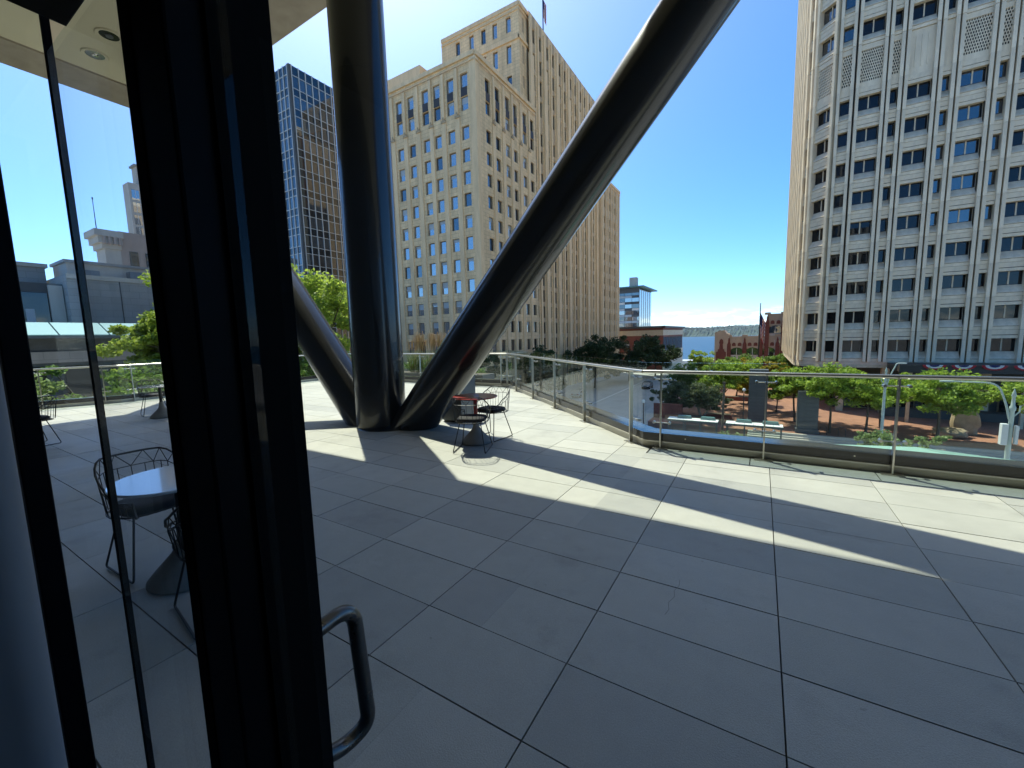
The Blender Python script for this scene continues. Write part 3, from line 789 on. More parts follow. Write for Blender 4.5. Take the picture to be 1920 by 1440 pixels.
def leaf_mesh(name, V, mat):
    n = len(V) // 4; me = bpy.data.meshes.new(name)
    me.vertices.add(len(V)); me.vertices.foreach_set('co', V.astype(np.float32).ravel())
    me.loops.add(4 * n); me.loops.foreach_set('vertex_index', np.arange(4 * n, dtype=np.int32))
    me.polygons.add(n); me.polygons.foreach_set('loop_start', np.arange(0, 4 * n, 4, dtype=np.int32))
    try: me.polygons.foreach_set('loop_total', np.full(n, 4, dtype=np.int32))
    except Exception: pass
    me.materials.append(mat); me.update(calc_edges=True); me.validate()
    return me
def grow(seed, height, spread, trunk_h, trunk_r, n_limb=7, layered=True, multi=1, drop=0.0):
    """trunk + limbs; returns MB with wood and a list of twig tips (centre, radius)"""
    r_ = random.Random(seed); wood = MB(); tips = []
    for s_ in range(multi):
        base = Vector((r_.uniform(-.12, .12) * (multi > 1), r_.uniform(-.12, .12) * (multi > 1), 0))
        lean = Vector((r_.uniform(-.1, .1), r_.uniform(-.1, .1), 1)) if multi == 1 else Vector((cos(s_ * 2.1 + seed) * .45, sin(s_ * 2.1 + seed) * .45, 1))
        top = base + lean * trunk_h
        wood.tube([base, base + lean * trunk_h * .5 + Vector((r_.uniform(-.05, .05), 0, 0)), top, top + Vector((lean.x * .3, lean.y * .3, (height - trunk_h) * .55))], [trunk_r * 1.15, trunk_r * .85, trunk_r * .7, trunk_r * .2], 8)
        for k in range(n_limb):
            a = 2 * pi * (k + r_.random() * .7) / n_limb + s_
            t0 = r_.uniform(.75, 1.0)
            st_ = base + lean * trunk_h * t0 + Vector((0, 0, (height - trunk_h) * .5 * r_.random() * (t0 > .95)))
            rr = spread * r_.uniform(.55, 1.0); zt = trunk_h + (height - trunk_h) * r_.uniform(.12, 1.0) - (rr / spread) * (height - trunk_h) * .12 - drop * rr
            end = Vector((base.x + cos(a) * rr, base.y + sin(a) * rr, zt))
            mid = (st_ + end) / 2 + Vector((0, 0, .12 * rr))
            wood.tube([st_, mid, end], [trunk_r * .45, trunk_r * .27, trunk_r * .07], 6)
            nt_ = r_.randint(11, 15)
            for q in range(nt_):
                u = r_.uniform(.3, 1.05); p = st_ * (1 - u) ** 2 + mid * 2 * u * (1 - u) + end * u * u
                off = Vector((r_.gauss(0, 1), r_.gauss(0, 1), r_.gauss(.15, .5))) * spread * .22
                tp = p + off; wood.tube([p, tp], [trunk_r * .1, trunk_r * .03], 4, caps=False)
                tips.append((tp, spread * r_.uniform(.12, .22)))
        for q in range(6):
            tips.append((top + Vector((r_.gauss(0, .25) * spread, r_.gauss(0, .25) * spread, (height - trunk_h) * r_.uniform(.45, .9))), spread * r_.uniform(.2, .3)))
    return wood, tips
TREE_CACHE = {}
def tree(name, label, x, y, z, kind, height, spread, trunk_h, seed, leaf, size, n_per, group=None, rz=0.0, trunk_r=None, bark='bark', multi=1, flat=.55, n_limb=7, drop=0.0, cat='tree', kind_tag=None):
    key = (kind, height, spread, trunk_h, seed, leaf)
    R = thing(name, label, cat, (x, y, z), rz, group)
    if key not in TREE_CACHE:
        wood, tips = grow(seed, height, spread, trunk_h, trunk_r or height * .018, n_limb=n_limb, multi=multi, drop=drop)
        V = leaf_cloud([t_[0] for t_ in tips], [t_[1] for t_ in tips], int(n_per * .62), size, flat=flat, seed=seed)
        TREE_CACHE[key] = (wood.mesh('trunk', M[bark], 60), leaf_mesh('crown', V, M[leaf]))
    wm, lm = TREE_CACHE[key]
    inst('trunk', wm, R, (0, 0, 0)); inst('crown', lm, R, (0, 0, 0))
    return R
G_pl = 'trees on the brick plaza'; G_st = 'street trees below the terrace'
# near street trees whose crowns rise past the railing (left)
tree('honey_locust', 'bright green locust crown between the black columns and the stile', -23.0, 13.6, ST, 'hl', 17.8, 4.6, 9.6, 11, 'leaf_bright', .1, 620, G_st, bark='bark', trunk_r=.2, n_limb=9)
tree('honey_locust', 'locust with yellow-green sprays reaching left of the door stile', -23.4, 9.0, ST, 'hl', 15.4, 2.7, 10.2, 23, 'leaf_bright', .09, 480, G_st, trunk_r=.2, n_limb=8)
tree('street_tree', 'leafy tree top just under the rail in the sidelight', -19.9, 5.3, ST, 'st', 12.6, 2.4, 8.2, 31, 'leaf_mid', .08, 230, G_st)
tree('street_tree', 'pale leafy tree low at the left edge of the sidelight', -20.6, 2.6, ST, 'st', 12.2, 2.0, 8.4, 37, 'leaf_pale', .085, 210, G_st)
tree('street_tree', 'dense green shrubby tree behind the far railing by the column foot', -19.6, 11.9, ST, 'st', 12.4, 2.6, 8.0, 41, 'leaf_mid', .08, 250, G_st)
# plaza trees
tree('plaza_tree', 'spreading locust left of the second stone pylon on the plaza', 4.0, 61.5, PZ, 'pl', 6.8, 4.0, 3.8, 51, 'leaf_bright', .15, 230, G_pl, n_limb=8, drop=.04)
tree('plaza_tree', 'small shaded locust standing behind the first stone pylon', 2.2, 68.0, PZ, 'pl', 5.0, 2.6, 2.4, 52, 'leaf_mid', .14, 140, G_pl, drop=.1)
tree('plaza_tree', 'large locust with a curved trunk right of the second pylon', 6.9, 56.4, PZ, 'pl', 6.8, 4.2, 4.0, 53, 'leaf_bright', .15, 230, G_pl, n_limb=8, drop=.05)
tree('plaza_tree', 'locust with a straight trunk in the middle of the plaza group', 10.2, 57.6, PZ, 'pl', 6.2, 3.3, 3.8, 54, 'leaf_bright', .15, 190, G_pl, drop=.05)
tree('plaza_tree', 'locust at the back of the plaza group near the lobby', 12.3, 62.3, PZ, 'pl', 6.2, 3.0, 3.7, 55, 'leaf_bright', .15, 170, G_pl, drop=.05)
tree('plaza_tree', 'broad locust in front of the bunting left of the lamp', 15.4, 56.0, PZ, 'pl', 7.2, 4.4, 4.3, 56, 'leaf_bright', .15, 230, G_pl, n_limb=8, drop=.05)
tree('plaza_tree', 'locust cut by the right edge of the picture', 23.6, 57.0, PZ, 'pl', 6.9, 4.2, 3.6, 57, 'leaf_bright', .15, 200, G_pl, drop=.05)
tree('plaza_tree', 'tall light green tree rising behind the pruned tree', -4.4, 66.5, PZ, 'pl', 7.6, 4.0, 3.0, 58, 'leaf_bright', .15, 170, G_pl)
tree('pruned_tree', 'low cloud-pruned tree with pale forked stems', -6.4, 58.4, PZ, 'pr', 5.0, 2.9, 1.9, 61, 'leaf_grey', .11, 200, G_pl, bark='bark_pale', multi=3, n_limb=4, trunk_r=.14)
tree('yellow_tree', 'golden yellow tree beside the first stone pylon', -1.3, 74.0, PZ, 'ye', 7.6, 2.7, 2.2, 63, 'leaf_yellow', .15, 190, G_pl, flat=.8)
tree('yellow_tree', 'golden crown peeping over the rail in front of the brown gothic facade', 2.2, 86.0, PZ, 'ye', 6.2, 2.6, 2.2, 64, 'leaf_yellow', .17, 150, G_pl)
tree('shade_tree', 'dark bushy tree at the plaza corner by the street', -10.6, 61.5, PZ, 'da', 5.2, 2.5, 1.4, 65, 'leaf_grey', .13, 170, G_pl, flat=.8)
tree('shade_tree', 'deep green tree filling the plaza corner behind', -9.6, 72.0, PZ, 'da', 6.8, 3.6, 1.8, 66, 'leaf_mid', .15, 190, G_pl, flat=.8)
tree('shade_tree', 'deep green tree behind the light green plaza tree', -3.4, 82.0, PZ, 'da', 6.8, 4.0, 1.8, 67, 'leaf_mid', .16, 190, G_pl, flat=.8)
tree('shade_tree', 'leafy tree in front of the gothic facade, left', -3.0, 103.0, PZ, 'da', 6.6, 4.0, 2.0, 68, 'leaf_mid', .18, 190, G_pl, flat=.8)
tree('shade_tree', 'leafy tree in front of the gothic facade, right beside the tower', 3.2, 100.0, PZ, 'da', 6.4, 3.4, 2.0, 69, 'leaf_mid', .18, 180, G_pl, flat=.8)
tree('shade_tree', 'pale tree at the end of the side street above the pier', -13.4, 118.0, ST, 'da', 7.6, 3.4, 2.6, 70, 'leaf_bright', .18, 150, G_st, flat=.7)
# shaded trees along the tan tower
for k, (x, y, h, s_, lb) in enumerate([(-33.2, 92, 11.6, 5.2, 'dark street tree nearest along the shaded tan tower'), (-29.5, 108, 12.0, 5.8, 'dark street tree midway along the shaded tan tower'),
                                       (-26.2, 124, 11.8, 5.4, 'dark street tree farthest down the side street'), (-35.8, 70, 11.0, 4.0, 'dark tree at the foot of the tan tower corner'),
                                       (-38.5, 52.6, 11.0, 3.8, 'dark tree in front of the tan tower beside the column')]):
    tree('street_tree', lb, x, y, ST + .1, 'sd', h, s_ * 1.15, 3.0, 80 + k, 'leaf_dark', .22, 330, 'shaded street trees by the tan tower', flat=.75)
# low planting behind the shelters and by the steps
def shrub(label, x, y, z, r, h, leaf, seed, n=500, size=.09, name='shrub', group='shrubs along the sidewalk', hh=.5):
    r_ = random.Random(seed); R = thing(name, label, 'shrub', (x, y, z), 0, group)
    cs = [Vector((r_.gauss(0, r * .45), r_.gauss(0, r * .35), h * r_.uniform(.25, .85))) for _ in range(9)]
    st_ = MB()
    for c in cs: st_.tube([(c.x * .3, c.y * .3, 0), tuple(c)], [.03, .008], 5, caps=False)
    st_.build('stems', M['bark'], R)
    V = leaf_cloud(cs, [r * .42] * 9, n // 9, size, flat=.8, seed=seed)
    lk(bpy.data.objects.new('foliage', leaf_mesh('foliage', V, M[leaf])), R); return R
shrub('pale green shrub behind the left bus shelter', -2.6, 46.6, ST + .14, 1.5, 2.0, 'leaf_pale', 91, 900)
shrub('pale green shrub in front of the right bus shelter', .4, 46.2, ST + .14, 1.6, 1.9, 'leaf_pale', 92, 900)
tree('young_tree', 'young leafy tree rising behind the clear railing near the glass canopy', 8.2, 42.0, ST, 'yo', 4.6, 1.5, 2.4, 93, 'leaf_pale', .11, 60, G_st)
tree('young_tree', 'second young leafy tree left of the glass canopy', 10.9, 43.0, ST, 'yo', 4.2, 1.4, 2.2, 94, 'leaf_pale', .11, 60, G_st)

# tall feather grass in a planter beyond the far railing
PLN = thing('planter', 'dark planter box outside the far railing', 'planter', (-11.2, 12.75, 0))
MB().box(-2.4, 2.4, -.4, .4, -.9, .25).build('trough', M['darkstone'], PLN); MB().box(-2.3, 2.3, -.3, .3, .2, .262).build('soil', M['bark'], PLN)
for k in range(6):
    x = -12.75 + k * .46
    Gc = thing('feather_grass', ('leftmost', 'second', 'third', 'fourth', 'fifth', 'rightmost')[k] + ' clump of tall straw-plumed grass behind the far railing', 'grass', (x, 12.75 + rng.uniform(-.1, .1), .26), 0, 'feather grass clumps in the planter')
    r_ = random.Random(200 + k); bl = MB(); plm = MB()
    for q in range(70):
        a = r_.uniform(0, 2 * pi); ln = r_.uniform(.15, .55); h = r_.uniform(.5, 1.0)
        b0 = Vector((r_.gauss(0, .08), r_.gauss(0, .08), 0)); tp = b0 + Vector((cos(a) * ln, sin(a) * ln, h)); md = b0 + Vector((cos(a) * ln * .35, sin(a) * ln * .35, h * .65))
        sd = Vector((-sin(a), cos(a), 0)) * .008
        bl.poly([b0 - sd, b0 + sd, md + sd, md - sd]); bl.poly([md - sd, md + sd, tp])
    for q in range(26):
        a = r_.gauss(.3, .8); ln = r_.uniform(.05, .4); h = r_.uniform(1.15, 1.7)
        b0 = Vector((r_.gauss(0, .08), r_.gauss(0, .08), 0)); tp = b0 + Vector((cos(a) * ln, sin(a) * ln * .5, h))
        plm.tube([b0, b0 * .4 + tp * .6, tp - Vector((0, 0, .02))], [.004, .003, .003], 4, caps=False)
        c0 = b0 * .3 + tp * .7
        plm.tube([c0, c0 * .4 + tp * .6, tp, tp + Vector((cos(a) * .07, 0, .02))], [.006, .02, .013, .002], 5)
    bl.build('blades', M['blade'], Gc); plm.build('plumes', M['straw'], Gc)
for k in range(5):
    shrub(('leftmost', 'second', 'middle', 'fourth', 'rightmost')[k] + ' low leafy shrub in the planter beyond the far railing', -13.4 + k * .95, 13.25, -.6, .55, 1.4, 'leaf_mid', 220 + k, 700, .05, 'planter_shrub', 'planter shrubs beyond the far railing')

# ------------------------------------------------------------------ facade builder
def wall_grid(us, zs, hole, depth, mw=0, mr=0, mcol=None):
    """local wall: u along x, z up, outside is -y; hole(i,j) -> True leaves an opening with reveals"""
    mb_ = MB()
    for i in range(len(us) - 1):
        j = 0; has = mcol is not None and any(hole(i, q) for q in range(len(zs) - 1))
        while j < len(zs) - 1:
            if hole(i, j):
                u0, u1, z0, z1 = us[i], us[i + 1], zs[j], zs[j + 1]
                mb_.poly([(u0, 0, z0), (u0, depth, z0), (u0, depth, z1), (u0, 0, z1)], mr)
                mb_.poly([(u1, 0, z0), (u1, 0, z1), (u1, depth, z1), (u1, depth, z0)], mr)
                mb_.poly([(u0, 0, z0), (u1, 0, z0), (u1, depth, z0), (u0, depth, z0)], mr)
                mb_.poly([(u0, 0, z1), (u0, depth, z1), (u1, depth, z1), (u1, 0, z1)], mr)
                j += 1; continue
            k = j
            while k + 1 < len(zs) - 1 and not hole(i, k + 1): k += 1
            mb_.poly([(us[i], 0, zs[j]), (us[i + 1], 0, zs[j]), (us[i + 1], 0, zs[k + 1]), (us[i], 0, zs[k + 1])], mcol if has else mw)
            j = k + 1
    return mb_
def win_mesh(w, h, glass, sash=True, blind=0.0, fr=.055):
    mb_ = MB()
    mb_.box(0, w, 0, .05, 0, fr, 0); mb_.box(0, w, 0, .05, h - fr, h, 0); mb_.box(0, fr, .001, .049, fr, h - fr, 0); mb_.box(w - fr, w, .001, .049, fr, h - fr, 0)
    if sash: mb_.box(fr, w - fr, .006, .05, h * .5 - .03, h * .5 + .03, 0)
    mb_.poly([(fr, .03, fr), (w - fr, .03, fr), (w - fr, .03, h - fr), (fr, .03, h - fr)], 1)
    if blind: mb_.poly([(fr, .026, h - fr - (h - 2 * fr) * blind), (w - fr, .026, h - fr - (h - 2 * fr) * blind), (w - fr, .026, h - fr), (fr, .026, h - fr)], 2)
    return mb_
class WinPool:
    """first `cap` windows are parts, the rest join one stuff mesh"""
    def __init__(s, parent, cap=300): s.p = parent; s.cap = cap; s.n = 0; s.rest = MB(); s.mats = [M['winframe'], M['win_dark'], M['win_blind']]; s.cache = {}
    def add(s, origin, rz, u, z, w, h, glass, blind=0.0, sash=True, dep=.4):
        key = (round(w, 2), round(h, 2), glass, round(blind, 1), sash)
        c, sn = cos(rz), sin(rz)
        loc = (origin[0] + c * u - sn * dep, origin[1] + sn * u + c * dep, z)
        if s.n < s.cap:
            if key not in s.cache: s.cache[key] = win_mesh(w, h, glass, sash, blind).mesh('window', [M['winframe'], M[glass], M['win_blind']])
            inst('window', s.cache[key], s.p, loc, rz); s.n += 1
        else:
            mb_ = win_mesh(w, h, glass, False, blind); b = len(s.rest.v)
            s.rest.v += [(loc[0] + c * v[0] - sn * v[1], loc[1] + sn * v[0] + c * v[1], loc[2] + v[2]) for v in mb_.v]
            s.rest.f += [tuple(b + i for i in f) for f in mb_.f]; s.rest.m += mb_.m
    def finish(s):
        if s.rest.v: tag(s.rest.build('far_windows', s.mats, s.p), kind='stuff')

# ------------------------------------------------------------------ tan art-deco tower
EX = thing('tan_tower', 'tall tan stone art-deco office tower with stepped top behind the columns', 'building', (0, 0, ST))
EX.location = (0, 0, 0)
WP = WinPool(EX, 300)
row_top = [43.44, 40.0] + [35.57 - 3.44 * k for k in range(14)]
WH = 2.1
def deco_face(origin, rz, L, zbot, ztop, cols, rows, pool=True, name='wall', pier=True, depth=.36, near=True):
    """cols: list of (u0,u1); rows: list of (z0,z1)"""
    us = sorted({0, L} | {c for q in cols for c in q}); zs = sorted({zbot, ztop} | {z for q in rows for z in q})
    hu = {us.index(a) for a, b in cols}; hz = {zs.index(a) for a, b in rows}
    wall_grid(us, zs, lambda i, j: i in hu and j in hz, depth, 0, 1, None if near else 2).build(name, [M['exch'], M['exch_trim'], M['exch_dark']], EX, origin, rz)  # far sides: window columns painted darker, recess shade put into the stone colour
    for ci, (a, b) in enumerate(cols):
        for ri, (z0, z1) in enumerate(rows):
            rr = rng.random()
            if rz == 0:
                gl = 'win_sky' if rr < .78 else 'win_mid'; bl = rng.choice((0, 0, .25, .5)) if rr < .5 else 0
            else:
                gl = 'win_sky' if rr < .4 else ('win_mid' if rr < .7 else 'win_dark'); bl = rng.choice((0, .3)) if rr < .3 else 0
            if not near: gl = 'win_dark'; bl = 0
            WP.add(origin, rz, a, z0, b - a, z1 - z0, gl, bl, sash=False, dep=depth - .06)
rows = [(t_ - WH, t_) for t_ in row_top]
cen_x = [-41.9, -44.75, -47.65, -50.2, -53.55, -56.4, -59.6, -62.5]
cols = sorted([(c - .74 + 66, c + .74 + 66) for c in cen_x])
FO = (-66, 56.4, 0)
deco_face(FO, 0, 26.3, ST, 46.0, cols, rows, name='front_wall')
RO = (-39.7, 56.4, 0)
cen_y = [59.85, 62.75, 66.0, 68.6, 72.15, 75.05]
colsR = [(c - .7 - 56.4, c + .7 - 56.4) for c in cen_y]
deco_face(RO, pi / 2, 20.0, ST, 46.0, colsR, rows, name='side_wall')
# upper tower
row_up = [(59.3, 62.1)]
U_rows = [(59.5, 62.2), (54.0, 57.2), (49.6, 51.8)]
deco_face((-60, 73.4, 0), 0, 18.8, 44, 64.2, sorted([(c + 60 - .55, c + 60 + .55) for c in (-43.5, -46.6, -49.3, -52.2, -55.7)]), U_rows, name='upper_front_wall')
pair = [78.4, 81.3, 84.6, 87.4, 90.8, 93.6, 97.0, 99.8, 103.2, 106.0, 109.4, 112.2]
side_rows = rows + [(47.0, 49.6), (51.0, 53.6), (55.0, 57.4), (59.6, 61.8)]
deco_face((-41.2, 73.4, 0), pi / 2, 3.0, 45, 64.2, [(1.2, 2.1)], U_rows, name='upper_corner_wall')
deco_face((-40.7, 76.4, 0), pi / 2, 39.4, ST, 64.2, [(c - .5 - 76.4, c + .5 - 76.4) for c in pair], [(r0 - .35, r1 + .1) for r0, r1 in side_rows], name='tower_side_wall', near=False, depth=.3)
tail = [118.6, 120.6, 123.4, 125.4, 128.2, 130.2]
deco_face((-39.7, 115.8, 0), pi / 2, 17.2, ST, 46.0, [(c - .5 - 115.8, c + .5 - 115.8) for c in tail], rows, name='rear_side_wall', near=False, depth=.3)
WP.finish()
# plain mass behind (roofs, unseen sides)
mb = MB(); mb.box(-66, -40.3, 57.0, 76.0, ST, 45.8); mb.box(-66, -41.2, 76.0, 116.2, ST, 45.8); mb.box(-66, -40.3, 116.2, 133, ST, 45.8); mb.build('core', M['exch_dark'], EX)
mb = MB(); mb.box(-60, -41.3, 73.9, 115.8, 45.8, 64.0); mb.build('upper_core', M['exch_dark'], EX)
mb = MB(); mb.box(-39.95, -39.701, 133.0, 133.4, ST, 46); mb.build('rear_corner', M['exch_trim'], EX)
mb = MB(); mb.box(-41.2, -39.701, 76.39, 76.41, ST, 46); mb.box(-41.2, -39.701, 115.79, 115.81, ST, 46); mb.build('return_wall', M['exch_trim'], EX)
# piers: shallow strips on the near faces, deep ones on the tower side
def pier(x0, x1, y0, y1, z0, z1, cap=True, mat='exch_trim'):
    m_ = MB(); m_.box(x0, x1, y0, y1, z0, z1)
    P = m_.build('pier', M[mat], EX)
for a, b in zip(cen_x, cen_x[1:]):
    c = (a + b) / 2
    if abs(a - b) > 2.87 or True:
        pier(c - .42, c + .42, 56.24, 56.41, ST, 37.2)
        pier(c - .25, c + .25, 56.12, 56.41, 37.6, 44.4)
pier(-40.7, -39.56, 56.26, 57.3, ST, 45.2)
for a, b in zip(cen_y, cen_y[1:]):
    c = (a + b) / 2
    pier(-39.71, -39.54, c - .42, c + .42, ST, 37.2); pier(-39.71, -39.42, c - .25, c + .25, 37.6, 44.4)
al = [76.9] + [(a + b) / 2 for a, b in zip(pair, pair[1:])] + [114.6]
for k, c in enumerate(al):
    wd = .75 if k % 2 == 0 else .36
    pier(-40.71, -40.3 if k % 2 == 0 else -40.45, c - wd, c + wd, ST, 56.5 if k % 2 == 0 else 52)
    pier(-40.71, -40.45, c - wd * .6, c + wd * .6, 56.5 if k % 2 == 0 else 52, 63.0)
for c in [116.6] + [(a + b) / 2 for a, b in zip(tail, tail[1:])] + [132.2]:
    pier(-39.71, -39.52, c - .3, c + .3, ST, 44.6)
# bronze spandrels linking the two top rows
for c in cen_x: MB().box(c - .63, c + .63, 56.37, 56.42, 40.02, 41.32).build('spandrel', M['spandrel'], EX)
for c in cen_y: MB().box(-39.72, -39.67, c - .6, c + .6, 40.02, 41.32).build('spandrel', M['spandrel'], EX)
# small carved finials on the piers between the windows
fin = MB()
for q, zt in ((-.3, .45), (0, .95), (.3, .45)): fin.xzprism([(q - .14, 0), (q + .14, 0), (q + .14, zt - .15), (q, zt), (q - .14, zt - .15)], -.16, .0)
finm = fin.mesh('finial', M['exch_dark'])
for a, b in zip(cen_x, cen_x[1:]): inst('finial', finm, EX, ((a + b) / 2, 56.25, 37.0))
for a, b in zip(cen_y, cen_y[1:]): inst('finial', finm, EX, (-39.55, (a + b) / 2, 37.0), pi / 2)
# parapets: ribbed crest on the front block
def crest(p0, p1, z, h, step=.5, t=.3):
    d = Vector((p1[0] - p0[0], p1[1] - p0[1])); L = d.length; rz = atan2(d.y, d.x); m_ = MB()
    m_.box(0, L, -t, 0.2, z - .25, z + h * .6)
    m_.box(0, L, -t - .02, -t + .1, z - 1.0, z - .85)
    return m_.build('parapet', M['exch_trim'], EX, (p0[0], p0[1], 0), rz)
crest((-66, 56.4), (-39.7, 56.4), 45.6, .7); crest((-39.7, 56.4), (-39.7, 76.4), 45.6, .7)
crest((-60, 73.4), (-41.2, 73.4), 63.7, .8, .8, .15); crest((-41.2, 73.4), (-41.2, 115.8), 63.7, .8, .8, .25); crest((-39.7, 115.8), (-39.7, 133), 45.6, .7)
MB().box(-60.3, -41.0, 73.15, 73.45, 57.7, 58.5).build('belt_course', M['exch_trim'], EX); MB().box(-41.25, -40.95, 73.15, 115.8, 57.75, 58.3).build('belt_course', M['exch_trim'], EX)
MB().box(-60, -52, 57.5, 73, 45.8, 48.6).build('penthouse', M['exch_trim'], EX)
FPs = thing('roof_flagpole', 'slim flagpole standing on the roof of the tan tower', 'flagpole', (-39.9 - 2.4, 86.0, 64))
MB().tube([(0, 0, 0), (0, 0, 26)], [.14, .07], 8).build('pole', M['steel_dark'], FPs, smooth=50)
def hang_flag(name, label, loc, w, h, seed, rz=0):
    """limp striped flag hanging in folds from its hoist"""
    r_ = random.Random(seed); nu, nv = 16, 20; me = bpy.data.meshes.new(name); V, F, UV = [], [], []
    for j in range(nv + 1):
        for i in range(nu + 1):
            u, v = i / nu, j / nv
            x = u * w * (.17 + .08 * v); y = .22 * w * sin(u * 9 + v * 1.5) * u * .55; z = -h * (1 - v) - u * w * .62 * (1 - .1 * v)
            V.append((x, y, z)); UV.append((u, v))
    for j in range(nv):
        for i in range(nu):
            a = j * (nu + 1) + i; F.append((a, a + 1, a + nu + 2, a + nu + 1))
    me.from_pydata(V, [], F); uvl = me.uv_layers.new(name='UVMap')
    for p in me.polygons:
        for li in p.loop_indices: uvl.data[li].uv = UV[me.loops[li].vertex_index]
        p.use_smooth = True
    me.materials.append(M['flag']); ob = bpy.data.objects.new(name, me); ob.location = loc; ob.rotation_euler = (0, 0, rz)
    sol = ob.modifiers.new('cloth', 'SOLIDIFY'); sol.thickness = .02
    lk(ob); return tag(ob, label, 'flag', 'striped flags')
hang_flag('flag', 'limp striped flag on the roof pole of the tan tower', (-42.3 + .12, 86.0, 72.6), 3.0, 3.4, 4)

# ------------------------------------------------------------------ dark curtain-wall tower (left of the columns)
CT = thing('glass_tower', 'dark glass curtain-wall tower with pale mullion grid behind the locust', 'building', (-75.7, 48.6, 0))
TZ = 52.4; FP = 3.55
bays_r = 14; bw = 1.36; bays_l = 8; bwl = 1.34
MB().box(-11.2, -.35, .35, 20, ST, TZ - .2).build('core', M['gap'], CT)
MB().box(-.45, .02, -.02, .45, ST, TZ).build('corner_pier', M['darkstone'], CT)
zrows = []
z = TZ
zrows.append(('s', TZ - 1.7, TZ))
z = TZ - 1.7
while z > ST + 4:
    zrows.append(('w', z - 2.2, z)); zrows.append(('s', z - 3.55, z - 2.2)); z -= FP
pane_cache = {}
def pane(w, h, mt):
    k_ = (round(w, 2), round(h, 2), mt)
    if k_ not in pane_cache: pane_cache[k_] = MB().box(0, w, .0, .05, 0, h).mesh('pane', M[mt])
    return pane_cache[k_]
npane = 0; rest = MB()
for kind_, z0, z1 in zrows:
    for b in range(bays_r + bays_l):
        right = b < bays_r
        mt = 'ct_span' if kind_ == 's' else rng.choices(('ct_glass', 'ct_glass2'), (3, 2))[0]
        if right:
            y0 = .5 + b * bw
            vis = b < 9 and z0 > 6
            if vis and npane < 300: inst('pane', pane(bw - .06, z1 - z0 - .06, mt), CT, (-.06, y0 + .03, z0 + .03), pi / 2); npane += 1
            else: rest.box(-.1, -.05, y0 + .03, y0 + bw - .03, z0 + .03, z1 - .03, 0 if kind_ == 's' else 1)
        else:
            x1 = -.5 - (b - bays_r) * bwl
            vis = b - bays_r < 3 and z0 > 10
            if vis and npane < 300: inst('pane', pane(bwl - .06, z1 - z0 - .06, mt), CT, (x1 - bwl + .03, .06, z0 + .03), 0); npane += 1
            else: rest.box(x1 - bwl + .03, x1 - .03, .05, .1, z0 + .03, z1 - .03, 0 if kind_ == 's' else 1)
tag(rest.build('far_panes', [M['ct_span'], M['ct_glass']], CT), kind='stuff')
for b in range(bays_r + 1): MB().box(-.07, .10, .5 + b * bw - .07, .5 + b * bw + .07, ST + 3, TZ).build('mullion', M['mullion'], CT)
for b in range(bays_l + 1): MB().box(-.5 - b * bwl - .07, -.5 - b * bwl + .07, -.10, .07, ST + 3, TZ).build('mullion', M['mullion'], CT)
for kind_, z0, z1 in zrows:
    MB().box(-.065, .03, .45, .5 + bays_r * bw, z0 - .05, z0 + .05).build('transom', M['mullion'], CT)
    MB().box(-.5 - bays_l * bwl, -.45, -.03, .065, z0 - .05, z0 + .05).build('transom', M['mullion'], CT)

